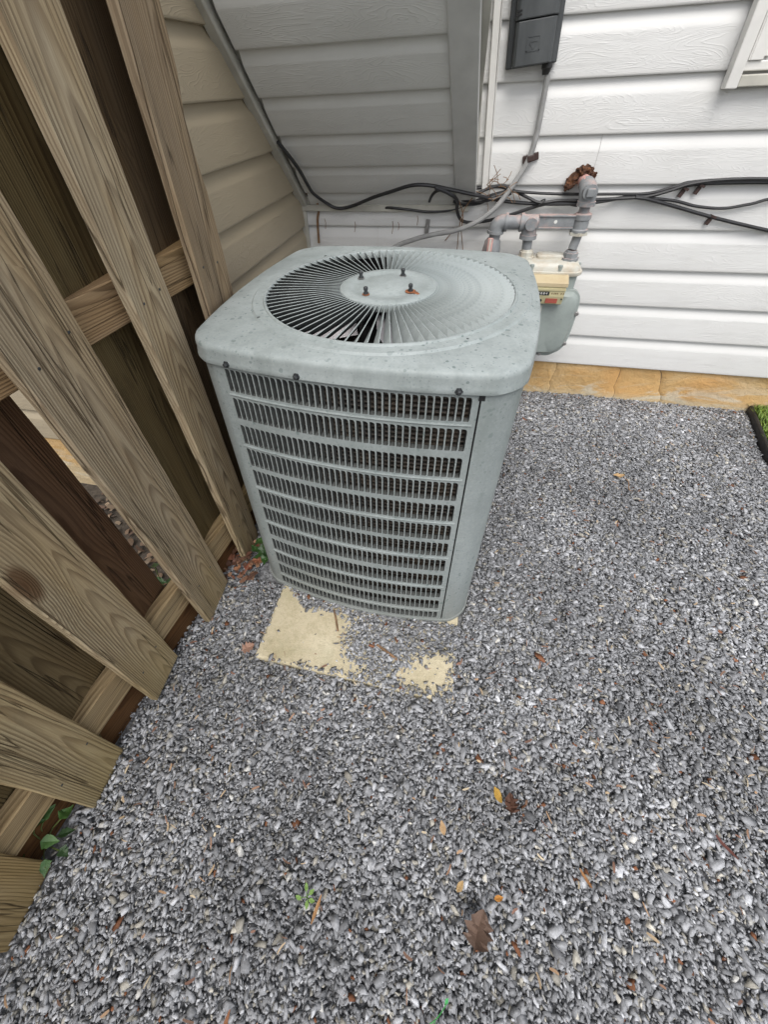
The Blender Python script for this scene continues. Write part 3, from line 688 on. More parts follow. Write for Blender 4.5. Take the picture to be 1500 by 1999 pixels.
seamg = G(); seamg.rings([[surf(P1 + q, z, -0.004) for q in (-0.002, 0.010)] for z in (0.022, 0.4, 0.815)], False); ob('panel_seam', seamg, MT['dark'], ac)
ng = G(); ng.rings([[surf(P1 + q, z, 0.0022) for q in (-0.004, 0.006, 0.016, 0.026)] for z in (0.803, 0.815)], False); ob('seam_notch', ng, MT['dark'], ac)
# base tray
bg_ = G(); bp = [8 * i / 96 for i in range(96)]
bg_.rings([[surf(p, 0.0145, 0.004) for p in bp], [surf(p, 0.026, 0.004) for p in bp], [surf(p, 0.027, -0.03) for p in bp]], True, True, True); ob('base_tray', bg_, MT['ac'], ac, True)
# coil and dark interior
cg = G(); cg.rings([[surf(p, 0.03, -0.026) for p in bp], [surf(p, 0.80, -0.026) for p in bp]], True); ob('coil', cg, MT['coil'], ac, True)
# lid
M_ = 160; op = [8 * i / M_ for i in range(M_)]
LID = (0.33746, 0.33660, 0.05748, 0.03219, 0.03219, 0.0135, 0.0216)
OUT = [Vector(seg_pt(LID, p)) for p in op]; FC = Vector((FCX, FCY)); ANG = [math.atan2(q.y - FCY, q.x - FCX) for q in OUT]
def circ(R, z): return [(FCX + R * math.cos(a), FCY + R * math.sin(a), z) for a in ANG]
def outl(f, z, off=0.0):
    r = []
    for q in OUT:
        d = (q - FC); L = d.length; v = FC + d * f + d / L * off; r.append((v.x, v.y, z))
    return r
def blend(R, f, t, z): 
    a, b = circ(R, z), outl(f, z); return [(x0 + (x1 - x0) * t, y0 + (y1 - y0) * t, z) for (x0, y0, _), (x1, y1, _) in zip(a, b)]
lid = G().rings([circ(0.2905, ZT - 0.016), circ(0.291, ZT - 0.002), circ(0.2935, ZT + 0.002), circ(0.2975, ZT + 0.002), circ(0.300, ZT - 0.0015), circ(0.323, ZT - 0.002), circ(0.3255, ZT - 0.0045), circ(0.328, ZT - 0.006), circ(0.3305, ZT - 0.0055),
                 blend(0.335, 0.93, 0.4, ZT - 0.0070), outl(0.955, ZT - 0.0095), outl(0.980, ZT - 0.0115), outl(0.991, ZT - 0.0140), outl(0.9975, ZT - 0.0185), outl(1.0, ZT - 0.0240), outl(1.0, ZSIL - 0.020), outl(1.0, ZS + 0.010, 0.0015), outl(1.0, ZS + 0.001, 0.003), outl(1.0, ZS - 0.001, 0.002), outl(1.0, ZS, -0.008)], True)
lo = ob('lid', lid, MT['lidm'], ac, True)
# grille blades
NB = 84
def blade_geo():
    g = G(); prof = []
    R0, R1 = 0.098, 0.2915; n = 6; top = []; bot = []
    for i in range(n + 1):
        r = R0 + (R1 - R0) * i / n; pitch = 2 * math.pi * r / NB; h = 0.019 if i < n else 0.015
        w = pitch * 0.47 + 0.001
        tz = ZT + 0.0035 - (0.001 if i in (0, n) else 0)
        # slanted section: top edge leads (ccw), bottom trails ; small rolled lip on top
        top.append([(r, w * 0.55 + 0.0005, tz - 0.0006), (r, w * 0.50 - 0.0008, tz), (r, -w * 0.85, tz - h), (r, -w * 0.80, tz - h - 0.0008), (r, w * 0.52, tz - 0.0014)])
    g.rings(top, True, True, True); return g
bme = blade_geo().mesh('grille_blade', MT['blade'], False); bme.materials.append(MT['vane_dark'])
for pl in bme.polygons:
    if pl.normal.z < -0.15: pl.material_index = 1           # shade painted in under the slanted blades
grille = ob('grille_hub', G().lathe([(-0.012, 0.117), (-0.002, 0.118), (0.004, 0.116), (0.0065, 0.111), (0.0075, 0.090), (0.0055, 0.086), (0.0055, 0.066), (0.0072, 0.061), (0.0075, 0.001)], (FCX, FCY, ZT), (0, 0, 1), 64), MT['blade'], ac, True)
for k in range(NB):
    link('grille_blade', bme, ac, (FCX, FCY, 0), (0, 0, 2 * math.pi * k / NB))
for i, (x, y) in enumerate(((-0.004, -0.058), (-0.044, 0.042), (0.055, 0.075), (0.093, -0.024))):
    b = ob('hub_bolt', G().lathe([(0, 0.0062), (0.005, 0.0062), (0.0055, 0.004), (0.011, 0.004), (0.0115, 0.0052), (0.016, 0.0052), (0.018, 0.003)], (x, y, ZT + 0.0065), (0, 0, 1), 10), MT['bolt'], ac, True)
    wg = G().lathe([(0, 0.0085 if i != 3 else 0.0125), (0.0012, 0.0085 if i != 3 else 0.0125)], (x, y, ZT + 0.007), (0, 0, 1), 16)
    if i == 3: wg.lathe([(0, 0.006), (0.0009, 0.006)], (x + 0.013, y - 0.006, ZT + 0.007), (0, 0, 1), 12); wg.lathe([(0, 0.0045), (0.0007, 0.0045)], (x + 0.019, y - 0.012, ZT + 0.007), (0, 0, 1), 10)
    ob('washer', wg, MT['rust'] if i in (0, 3) else MT['steel'], b)
for x, y in ((-0.208, -0.2), (0.241, -0.218), (0.245, 0.243), (-0.208, 0.235)):
    ob('lid_screw', G().lathe([(0, 0.0045), (0.0022, 0.0042), (0.003, 0.002)], (x, y, ZT - 0.0045), (0, 0, 1), 10), MT['bolt'], ac)
for p in (0.067, 0.358, 0.914):
    a = Vector(surf(p, ZS + 0.006, 0.008)); b = Vector(surf(p, ZS + 0.006, 0.013)); d = (b - a).normalized()
    ob('seam_screw', G().lathe([(-0.006, 0.0075), (0.0012, 0.0075), (0.0014, 0.005), (0.006, 0.0048), (0.007, 0.003)], a, d, 6), MT['bolt'], ac)
# fan below the grille
fan = ob('fan_motor', G().cyl((FCX, FCY, 0.60), (FCX, FCY, 0.80), 0.075, 24), MT['dark'], ac, True)
for k in range(3):
    g = G(); rings = []
    for i in range(6):
        r = 0.08 + 0.19 * i / 5; row = []
        for j in range(8):
            th = (j / 7 - 0.5) * rad(62 - 12 * i / 5) + rad(120 * k - 62) + 0.04 * i; z = 0.80 + (j / 7 - 0.5) * -0.075
            row.append((FCX + r * math.cos(th), FCY + r * math.sin(th), z + 0.006 * math.sin(j / 7 * 3.14)))
        rings.append(row)
    g.rings(rings, False); ob('fan_blade', g, MT['fan'], ac, True)
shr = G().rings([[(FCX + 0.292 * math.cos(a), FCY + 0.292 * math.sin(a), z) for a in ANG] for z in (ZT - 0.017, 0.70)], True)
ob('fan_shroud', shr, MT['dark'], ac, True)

# ------------------------------------------------------------------ gas meter and pipes
pg_ = thing('gas_pipe', 'grey painted gas pipe with elbows entering the white wall', 'gas pipe', (0, 0, 0))
YM = -0.135
def elbow(p, d0, d1, r, R=0.03, n=14, name='elbow', bands=True):
    """fat elbow fitting: comes along d0, leaves along d1, corner at p"""
    p = Vector(p); d0 = Vector(d0).normalized(); d1 = Vector(d1).normalized(); a = p - d0 * R; b = p + d1 * R
    path = [a - d0 * 0.012] + [(1 - t) ** 2 * a + 2 * t * (1 - t) * p + t * t * b for t in [i / 6 for i in range(7)]] + [b + d1 * 0.012]
    g = G().tube(path, r, n)
    if bands:
        g.cyl(a - d0 * 0.014, a - d0 * 0.004, r * 1.16, n); g.cyl(b + d1 * 0.004, b + d1 * 0.014, r * 1.16, n)
    return ob(name, g, MT['pipe'], pg_, True)
TEE = Vector((-0.166, YM, 0.815)); ELB = Vector((-0.288, YM, 0.815)); WP = Vector((0.012, YM + 0.02, 0.918))
ob('pipe', G().cyl((-0.006, 0.03, 0.935), (0.004, -0.095, 0.928), 0.0215, 18), MT['pink'], pg_, True)
eg = G().tube([(0.006, -0.075, 0.925), (0.008, -0.105, 0.921), (0.010, -0.125, 0.910), (0.011, -0.13, 0.893), (0.012, -0.132, 0.872)], [0.027, 0.029, 0.030, 0.029, 0.027], 16)
eg.cyl((0.012, -0.132, 0.884), (0.012, -0.132, 0.870), 0.0315, 16)
eg.cyl((0.010, -0.13, 0.915), (0.010, -0.163, 0.915), 0.024, 16)
el = ob('elbow', eg, MT['pipe'], pg_, True)
ob('square_plug', G().box((-0.003, -0.176, 0.902), (0.023, -0.1635, 0.928)), MT['pipe'], el, bevel=0.003)
ob('nipple', G().cyl((0.012, -0.132, 0.872), (0.013, -0.132, 0.845), 0.0185, 14), MT['pipe'], pg_, True)
ob('union', G().lathe([(0, 0.024), (0.004, 0.030), (0.020, 0.030), (0.024, 0.027), (0.050, 0.027), (0.054, 0.031), (0.062, 0.031)], (0.013, -0.132, 0.848), (0.02, 0, -1), 18), MT['pipe'], pg_, True)
ob('lock_nut', G().lathe([(0, 0.034), (0.011, 0.034)], (0.0145, -0.132, 0.787), (0.02, 0, -1), 6), MT['mtop'], pg_)
ob('nipple', G().tube([(0.016, -0.132, 0.78), (0.013, -0.135, 0.755), (0.009, -0.137, 0.728)], 0.0165, 14), MT['pipe'], pg_, True)
# tee and left elbow
tg = G().tube([TEE + Vector((-0.034, 0, 0)), TEE + Vector((0.024, 0, 0))], 0.0275, 18); tg.tube([TEE + Vector((0.024, 0, 0)), TEE + Vector((0.031, 0, 0))], [0.0275, 0.019], 18)
tg.cyl(TEE, TEE + Vector((0.002, 0, -0.052)), 0.0275, 18); tg.cyl(TEE + Vector((0.002, 0, -0.040)), TEE + Vector((0.002, 0, -0.055)), 0.0315, 18); tg.cyl(TEE + Vector((-0.038, 0, 0)), TEE + Vector((-0.026, 0, 0)), 0.0315, 18)
tg.cyl(TEE, TEE + Vector((0.002, -0.034, 0)), 0.0215, 16)
ob('tee', tg, MT['pipe'], pg_, True)
ob('nipple', G().cyl(ELB + Vector((0.03, 0, 0)), TEE + Vector((-0.03, 0, 0)), 0.024, 16), MT['pipe'], pg_, True)
elbow(ELB, (-1, 0, 0), (-0.05, 0.0, -1), 0.0275, 0.024)
ob('nipple', G().cyl(TEE + Vector((0.002, 0, -0.05)), (-0.158, YM, 0.712), 0.0185, 14), MT['pipe'], pg_, True)
vg = G().tube([ELB + Vector((-0.001, 0, -0.03)), ELB + Vector((-0.004, 0, -0.11)), ELB + Vector((-0.006, 0, -0.75))], [0.021, 0.021, 0.021], 14); ob('riser', vg, MT['pipe'], pg_, True)
vb = G().lathe([(0, 0.022), (0.01, 0.030), (0.05, 0.036), (0.09, 0.030), (0.10, 0.022)], ELB + Vector((-0.006, 0, -0.055)), (-0.02, 0, -1), 16); ob('shutoff_valve', vb, MT['pipe'], pg_, True)
ob('warning_tape', G().box(tuple(ELB + Vector((-0.026, -0.050, -0.150))), tuple(ELB + Vector((-0.006, -0.036, -0.045)))), MT['pink'], pg_, bevel=0.003)
ob('warning_tape', G().box(tuple(ELB + Vector((-0.019, -0.0525, -0.150))), tuple(ELB + Vector((-0.013, -0.0515, -0.045)))), MT['paper'], pg_)
# meter bar
bgm = G().box((-0.140, -0.145, 0.803), (-0.012, -0.138, 0.836)); bgm.box((-0.140, -0.150, 0.8365), (-0.012, -0.122, 0.842)); bgm.box((-0.140, -0.150, 0.797), (-0.012, -0.122, 0.8025))
bar = ob('meter_bar', bgm, MT['pipe'], pg_, bevel=0.001)
ob('rivet', G().cyl((-0.078, -0.1465, 0.820), (-0.078, -0.1445, 0.820), 0.006, 14), MT['digit'], bar)
# foam around the wall hole
fg = G(); rr = random.Random(3)
tori = []
for i in range(28):
    a = rad(-20 + 230 * i / 27); cxx, czz = -0.004 + 0.027 * math.cos(a), 0.934 + 0.026 * math.sin(a); rr_ = 0.013 + 0.006 * rr.random()
    if a > rad(150): cxx -= 0.010; czz -= 0.010; rr_ *= 1.25
    tori.append(((cxx, -0.026 - 0.014 * rr.random(), czz), rr_))
rings = []
for c, q in tori:
    c = Vector(c); rad_d = Vector((c.x + 0.006, 0, c.z - 0.938)).normalized()
    rings.append([c + (rad_d * math.cos(t) + Vector((0, 1, 0)) * math.sin(t)) * q * (0.85 + 0.3 * rr.random()) for t in [2 * math.pi * k / 10 for k in range(10)]])
fg.rings(rings, True, True, True)
sf = ob('sealant_foam', fg, MT['foam'], None, True)
md = sf.modifiers.new('sub', 'SUBSURF'); md.levels = md.render_levels = 3; md.subdivision_type = 'SIMPLE'
tx = bpy.data.textures.new('ragged', 'CLOUDS'); tx.noise_scale = 0.012; tx.noise_depth = 4
md = sf.modifiers.new('rag', 'DISPLACE'); md.texture = tx; md.strength = 0.020; md.mid_level = 0.5
tag(sf, 'rusty brown ragged foam around gas pipe hole in the white wall', 'sealant')

mt = thing('gas_meter', 'grey green gas meter with tan index box beside the air conditioner', 'gas meter', (-0.06, -0.12, 0))
def rrect(w, d, r, n=6, cx=0, cy=0):
    P = []
    for sx, sy, a0 in ((1, 1, 0), (-1, 1, 90), (-1, -1, 180), (1, -1, 270)):
        for i in range(n + 1):
            A = rad(a0 + 90 * i / n); P.append((cx + sx * (w - r) + r * math.cos(A), cy + sy * (d - r) + r * math.sin(A)))
    return P
def lay(P, z, f=1.0): return [(x * f, y * f, z) for x, y in P]
body = rrect(0.112, 0.066, 0.03)
ob('case', G().rings([lay(body, 0.30, 0.9), lay(body, 0.31), lay(body, 0.655)], True, True, True), MT['mbody'], mt, True)
cap = rrect(0.124, 0.078, 0.040)
ob('top_cover', G().rings([lay(cap, 0.644, 0.97), lay(cap, 0.648), lay(cap, 0.658), lay(cap, 0.6595, 0.94), lay(cap, 0.672, 0.92), lay(cap, 0.684, 0.84), lay(cap, 0.690, 0.70)], True, True, True), MT['mtop'], mt, True)
ob('badge_plate', G().rings([lay(rrect(0.052, 0.030, 0.012, cx=0.0, cy=0.005), 0.689), lay(rrect(0.052, 0.030, 0.012, cx=0.0, cy=0.005), 0.700), lay(rrect(0.046, 0.025, 0.010, cx=0.0, cy=0.005), 0.704)], True, True, True), MT['mtop'], mt, True)
for x, lab in ((-0.098, 0), (0.069, 1)):
    ob('swivel_nut', G().lathe([(0, 0.033), (0.010, 0.033), (0.0105, 0.027), (0.028, 0.027), (0.0285, 0.022), (0.036, 0.020)], (x, -0.016, 0.688), (0, 0, 1), 8), MT['mtop'] if lab == 0 else MT['pipe'], mt)
for x, y in ((0.035, -0.067), (-0.07, -0.067), (-0.045, 0.045), (0.03, 0.052), (0.105, -0.03)):
    ob('cover_bolt', G().lathe([(0, 0.009), (0.018, 0.009), (0.020, 0.006)], (x, y, 0.664), (0, 0, 1), 10), MT['mbody'] if y < 0 else MT['pipe'], mt, True)
# diaphragm cover on the front: stadium-like outline with a flange
def cov(f, y):
    P = [(-0.135, 0.555), (-0.150, 0.50), (-0.152, 0.40), (-0.135, 0.345), (-0.09, 0.318), (0.0, 0.310), (0.08, 0.312), (0.115, 0.325), (0.136, 0.352), (0.146, 0.40), (0.148, 0.50), (0.142, 0.560), (0.125, 0.585), (0.10, 0.592), (0.0, 0.592), (-0.11, 0.588)]
    c = Vector((0.0, 0.45)); out = []
    Q = smooth_path([(a, 0, b) for a, b in P + P[:1]], 4)[:-1]
    for q in Q: out.append((c.x + (q.x - c.x) * f, y, c.y + (q.z - c.y) * f))
    return out
cv = ob('diaphragm_cover', G().rings([cov(0.97, -0.040), cov(1.0, -0.046), cov(1.0, -0.068), cov(0.955, -0.069), cov(0.92, -0.082), cov(0.86, -0.089), cov(0.5, -0.091)], True, True, True), MT['mbody'], mt, True)
for x, z in ((0.146, 0.50), (0.136, 0.368), (0.045, 0.314), (-0.06, 0.314), (-0.145, 0.42)):
    ob('cover_screw', G().lathe([(0, 0.009), (0.008, 0.009), (0.010, 0.006)], (x, -0.068, z), (0, -1, 0), 8), MT['steel'], mt, True)
ob('data_plate', G().box((-0.060, -0.0935, 0.44), (0.003, -0.0918, 0.535)), MT['paper'], mt)
ob('red_mark', G().lathe([(0, 0.010), (0.001, 0.010)], (-0.018, -0.0936, 0.472), (0, -1, 0), 16), MT['red'], mt)
# index box
ix = ob('index_box', G().prism([(-0.060, 0.645), (-0.092, 0.648), (-0.128, 0.632), (-0.1285, 0.585), (-0.120, 0.552), (-0.060, 0.552)], -0.062, 0.066, lambda a, b, d: (d, a, b)), MT['index'], mt, bevel=0.002)
ob('hood', G().prism([(-0.055, 0.6505), (-0.093, 0.653), (-0.131, 0.636), (-0.1315, 0.622), (-0.129, 0.622), (-0.126, 0.634), (-0.092, 0.6485), (-0.055, 0.646)], -0.066, 0.070, lambda a, b, d: (d, a, b)), MT['hood'], ix, bevel=0.001)
ob('index_ledge', G().box((-0.063, -0.1315, 0.6075), (0.067, -0.1270, 0.6165)), MT['index'], ix, bevel=0.001)
ob('counter_window', G().box((-0.040, -0.1302, 0.5895), (0.010, -0.1284, 0.6035)), MT['ink'], ix)
def text(name, s, size, parent, loc, rot, mat):
    cu = bpy.data.curves.new(name, 'FONT'); cu.body = s; cu.size = size; cu.extrude = 0.0002; cu.align_x = 'CENTER'; cu.align_y = 'CENTER'
    tmp = bpy.data.objects.new('tmp', cu); COL.objects.link(tmp); bpy.context.view_layer.update()
    me = bpy.data.meshes.new_from_object(tmp.evaluated_get(bpy.context.evaluated_depsgraph_get())); bpy.data.objects.remove(tmp)
    me.materials.clear(); me.materials.append(mat); me.name = name
    return link(name, me, parent, loc, rot)
text('digits', '8 8 8 4', 0.0125, ix, (-0.015, -0.1305, 0.5965), (rad(90), 0, 0), MT['digit'])
for i, x in enumerate((0.018, 0.026, 0.032, 0.038, 0.052, 0.060)): ob('print_mark', G().box((x, -0.1291, 0.594), (x + 0.004, -0.1285, 0.600)), MT['joint'], ix)
ob('red_label', G().box((0.002, -0.1275, 0.559), (0.046, -0.1235, 0.577)), MT['red'], ix)
for x, s in ((-0.045, 0.005), (-0.016, 0.005), (0.060, 0.003)): ob('index_screw', G().cyl((x, -0.1285, 0.568 + (0.008 if x > 0.05 else 0)), (x, -0.120, 0.568 + (0.008 if x > 0.05 else 0)), s, 10), MT['ink'], ix)

# ------------------------------------------------------------------ utility box on the wall
ub = thing('utility_box', 'black plastic utility box on the white wall with cable below', 'utility box', (-0.262, -0.019, 1.243), (0, rad(-4.2), 0))
hw = 0.079
def ubp(x0, x1, z0, z1, y0, y1, b=0.004, name='', mat='box'): return ob(name, G().box((x0, y0, z0), (x1, y1, z1)), MT[mat], ub, bevel=b)
ubp(-hw, hw, 0.0, 0.42, -0.030, 0.0, name='back_plate')
lower = G().prism([(-0.062, -0.030), (-0.058, -0.062), (-0.050, -0.068), (0.050, -0.068), (0.058, -0.062), (0.064, -0.030)], 0.002, 0.104, lambda a, b, d: (a, b, d)); lc = ob('lower_cover', lower, MT['box'], ub, bevel=0.003)
upper = G().prism([(-0.064, -0.030), (-0.060, -0.064), (-0.052, -0.071), (0.052, -0.071), (0.060, -0.064), (0.066, -0.030)], 0.106, 0.42, lambda a, b, d: (a, b, d)); ob('upper_cover', upper, MT['box'], ub, bevel=0.003)
for z in (0.116, 0.124): ob('latch_slot', G().box((-0.062, -0.0725, z), (-0.045, -0.0695, z + 0.004)), MT['dark'], ub)
emb = G()
for bx in ((-0.022, 0.018, 0.066, 0.0685), (-0.022, -0.019, 0.034, 0.066), (0.0155, 0.018, 0.034, 0.066), (-0.022, 0.018, 0.034, 0.0365), (-0.012, 0.010, 0.055, 0.0575)):
    emb.box((bx[0], -0.0692, bx[2]), (bx[1], -0.0678, bx[3]))
emb.prism([(-0.014, 0.054), (-0.010, 0.054), (-0.001, 0.041), (-0.003, 0.038)], -0.0692, -0.0678, lambda a, b, d: (a, d, b)); emb.prism([(0.012, 0.054), (0.008, 0.054), (-0.003, 0.038), (0.000, 0.038)], -0.06925, -0.0678, lambda a, b, d: (a, d, b))
ob('embossed_emblem', emb, MT['box'], lc)
ob('cable_gland', G().lathe([(0, 0.016), (0.012, 0.017), (0.016, 0.014), (0.028, 0.012)], (0.052, -0.024, 0.002), (0, 0, -1), 12), MT['ink'], ub, True)

# ------------------------------------------------------------------ cables, conduit, clips
CD = [(-0.206, -0.043, 1.232), (-0.202, -0.042, 1.216), (-0.2, -0.036, 1.152), (-0.199, -0.034, 1.068), (-0.209, -0.036, 0.998), (-0.238, -0.046, 0.940), (-0.298, -0.075, 0.856), (-0.369, -0.085, 0.803), (-0.449, -0.085, 0.772), (-0.534, -0.085, 0.757), (-0.621, -0.085, 0.735), (-0.711, -0.09, 0.698), (-0.77, -0.12, 0.62), (-0.79, -0.22, 0.45)]
tag(ob('conduit_cable', G().tube(smooth_path(CD), 0.0095, 10), MT['conduit'], None, True), 'light grey flexible conduit curving from utility box down behind the unit', 'conduit')
tag(ob('conduit_clip', G().box((-0.028, -0.006, -0.012), (0.028, 0.0, 0.012)).box((-0.012, -0.026, -0.010), (0.012, -0.0065, 0.010)), MT['clip'], None, bevel=0.003, loc=(-0.203, -0.0225, 1.000), rot=(0, rad(-14), 0)), 'brown plastic clip holding the grey conduit on the white siding', 'cable clip')
CAB = {
 'main': (0.0066, 'thickest black cable sagging below the overhang then running right', [(-1.085, -0.30, 1.09), (-1.056, -0.217, 1.009), (-1.048, -0.147, 0.943), (-1.04, -0.107, 0.905), (-0.997, -0.06, 0.86), (-0.953, -0.055, 0.843), (-0.887, -0.060, 0.853), (-0.788, -0.091, 0.889), (-0.699, -0.119, 0.916), (-0.626, -0.14, 0.936), (-0.558, -0.139, 0.935), (-0.481, -0.122, 0.919), (-0.383, -0.099, 0.897), (-0.281, -0.04, 0.868), (-0.145, -0.034, 0.857), (0.008, -0.055, 0.862), (0.076, -0.045, 0.866), (0.157, -0.03, 0.876), (0.238, -0.03, 0.88), (0.297, -0.03, 0.897), (0.359, -0.03, 0.914), (0.462, -0.03, 0.920), (0.70, -0.03, 0.919), (1.3, -0.03, 0.905), (2.3, -0.03, 0.91)]),
 'b': (0.0055, 'grey black cable dipping behind the gas pipe from the cable tangle', [(-0.29, -0.038, 0.913), (-0.246, -0.038, 0.902), (-0.183, -0.036, 0.877), (-0.138, -0.046, 0.863), (-0.067, -0.042, 0.869), (0.011, -0.06, 0.873), (0.12, -0.04, 0.874), (0.231, -0.04, 0.881), (0.30, -0.040, 0.899), (0.37, -0.041, 0.921), (0.52, -0.041, 0.932), (0.9, -0.04, 0.925), (2.3, -0.04, 0.92)]),
 'c': (0.005, 'upper black cable passing just under the rusty foam', [(-0.44, -0.034, 0.892), (-0.374, -0.034, 0.91), (-0.298, -0.03, 0.912), (-0.246, -0.03, 0.899), (-0.137, -0.028, 0.89), (-0.009, -0.028, 0.887), (0.118, -0.028, 0.887), (0.236, -0.028, 0.889), (0.313, -0.028, 0.909), (0.392, -0.028, 0.925), (0.7, -0.028, 0.929), (2.3, -0.028, 0.93)]),
 'd': (0.005, 'black cable sagging in a shallow curve toward the right edge', [(0.193, -0.038, 0.882), (0.239, -0.036, 0.876), (0.332, -0.03, 0.866), (0.412, -0.03, 0.849), (0.5, -0.03, 0.843), (0.577, -0.03, 0.856), (0.70, -0.03, 0.88), (1.2, -0.03, 0.90), (2.3, -0.03, 0.88)]),
 'e': (0.006, 'lowest black cable sloping down to the right across the siding', [(0.193, -0.046, 0.879), (0.241, -0.046, 0.873), (0.356, -0.034, 0.845), (0.47, -0.032, 0.817), (0.582, -0.03, 0.793), (0.78, -0.03, 0.755), (1.3, -0.03, 0.66), (2.3, -0.03, 0.60)]),
 'f': (0.0065, 'black cable looping down below the overhang corner and back up', [(-0.536, -0.158, 0.931), (-0.486, -0.136, 0.91), (-0.452, -0.100, 0.880), (-0.450, -0.06, 0.838), (-0.424, -0.048, 0.799), (-0.355, -0.045, 0.795), (-0.246, -0.04, 0.818), (-0.137, -0.036, 0.852), (-0.066, -0.038, 0.862), (0.00, -0.052, 0.856)]),
 'g': (0.005, 'thin black cable lying along the siding below the ledge', [(-0.76, -0.028, 0.839), (-0.729, -0.044, 0.844), (-0.648, -0.044, 0.837), (-0.562, -0.04, 0.829), (-0.462, -0.036, 0.837), (-0.384, -0.036, 0.866), (-0.319, -0.04, 0.888), (-0.263, -0.044, 0.9), (-0.20, -0.05, 0.897)]),
 'hook': (0.0055, 'short cut off cable end hooked over under the overhang', [(-0.561, -0.092, 0.875), (-0.552, -0.114, 0.896), (-0.537, -0.131, 0.913), (-0.518, -0.14, 0.92), (-0.495, -0.135, 0.916)]),
 'tang': (0.0055, 'coiled knot of black cable beside the white corner trim', [(-0.470, -0.05, 0.868), (-0.418, -0.05, 0.858), (-0.366, -0.055, 0.862), (-0.326, -0.055, 0.881), (-0.286, -0.05, 0.893), (-0.262, -0.042, 0.908), (-0.29, -0.036, 0.918), (-0.339, -0.05, 0.910), (-0.379, -0.06, 0.896), (-0.445, -0.055, 0.880), (-0.40, -0.062, 0.87), (-0.33, -0.066, 0.875), (-0.25, -0.05, 0.894)]),
}
for k, (r, lab, P) in CAB.items():
    tag(ob('cable', G().tube(smooth_path(P), r, 8), MT['cable'], None, True), lab, 'cable', 'black cables along the wall')
for (x, z, lab) in ((0.345, 0.888, 'small black clip under the bundled cables right of the pipe'), (0.392, 0.897, 'small black clip just right of another under the bundled cables'), (0.474, 0.802, 'small black clip on the lowest sloping cable')):
    tag(ob('cable_clip', G().box((-0.006, -0.012, -0.012), (0.006, 0.0, 0.012)).box((-0.010, -0.020, 0.0125), (0.010, -0.004, 0.020)), MT['clip'], None, bevel=0.001, loc=(x, -0.0195, z), rot=(0, rad(20), 0)), lab, 'cable clip', 'small clips on the cables')
tag(ob('cable_tie', G().tube([(-0.137 + 0.017 * math.cos(a), -0.040 + 0.02 * math.sin(a), 0.860 + 0.013 * math.cos(a)) for a in [2 * math.pi * i / 14 for i in range(15)]], 0.0022, 6), MT['ink'], None), 'black tie cinching the cables left of the gas pipe', 'cable tie')
tag(ob('metal_strap', G().box((-0.009, -0.003, -0.028), (0.009, 0.0, 0.028)).box((-0.003, -0.005, -0.010), (0.004, -0.0032, 0.004)), MT['steel'], None, bevel=0.001, loc=(-0.570, -0.0205, 0.771), rot=(0, rad(5), 0)), 'small metal strap stuck on the siding below the ledge', 'metal strap')
# dry vines and twigs
tag(ob('dry_vine', G().tube(smooth_path([(-1.066, -0.028, 0.70), (-1.062, -0.028, 0.79), (-1.052, -0.03, 0.826), (-1.055, -0.03, 0.851), (-1.040, -0.032, 0.870), (-1.034, -0.045, 0.875)]), [0.0055] * 31, 6).tube(smooth_path([(-1.054, -0.03, 0.85), (-1.075, -0.03, 0.87), (-1.10, -0.045, 0.90)]), 0.0025, 5), MT['twig'], None, True), 'brown dead vine stem climbing the corner behind the unit', 'vine')
tw = thing('dry_twigs', 'thin tan dead twigs hanging below the cable tangle', 'twigs', (-0.42, -0.04, 0.69))
rr = random.Random(5)
for P in ([(-0.433, -0.045, 0.60), (-0.433, -0.045, 0.69), (-0.434, -0.06, 0.775), (-0.424, -0.07, 0.839), (-0.395, -0.08, 0.885)], [(-0.408, -0.045, 0.60), (-0.408, -0.045, 0.682), (-0.424, -0.06, 0.767), (-0.424, -0.07, 0.823), (-0.445, -0.08, 0.875)], [(-0.489, -0.03, 0.72), (-0.464, -0.03, 0.75), (-0.433, -0.04, 0.767)]):
    ob('twig', G().tube([Vector(p) - Vector((-0.42, -0.04, 0.69)) for p in smooth_path(P)], 0.0019, 5), MT['twig'], tw)
for i in range(26):
    a = Vector((rr.uniform(-0.36, -0.24), -0.06 + rr.uniform(-0.02, 0.02), rr.uniform(0.865, 0.94))); d = Vector((rr.uniform(-1, 1), rr.uniform(-0.3, 0.3), rr.uniform(-1, 1))).normalized() * rr.uniform(0.02, 0.07)
    if i > 20: a = Vector((rr.uniform(-1.11, -0.60), -0.046, rr.uniform(0.74, 0.82))); d = Vector((rr.uniform(-0.1, 0.1), 0, -1)) * rr.uniform(0.02, 0.05)
    a -= Vector((-0.42, -0.04, 0.69)); ob('twig', G().tube([a, a + d * 0.5 + Vector((0.004, 0, 0.004)), a + d], 0.0012, 4), MT['twig'], tw)

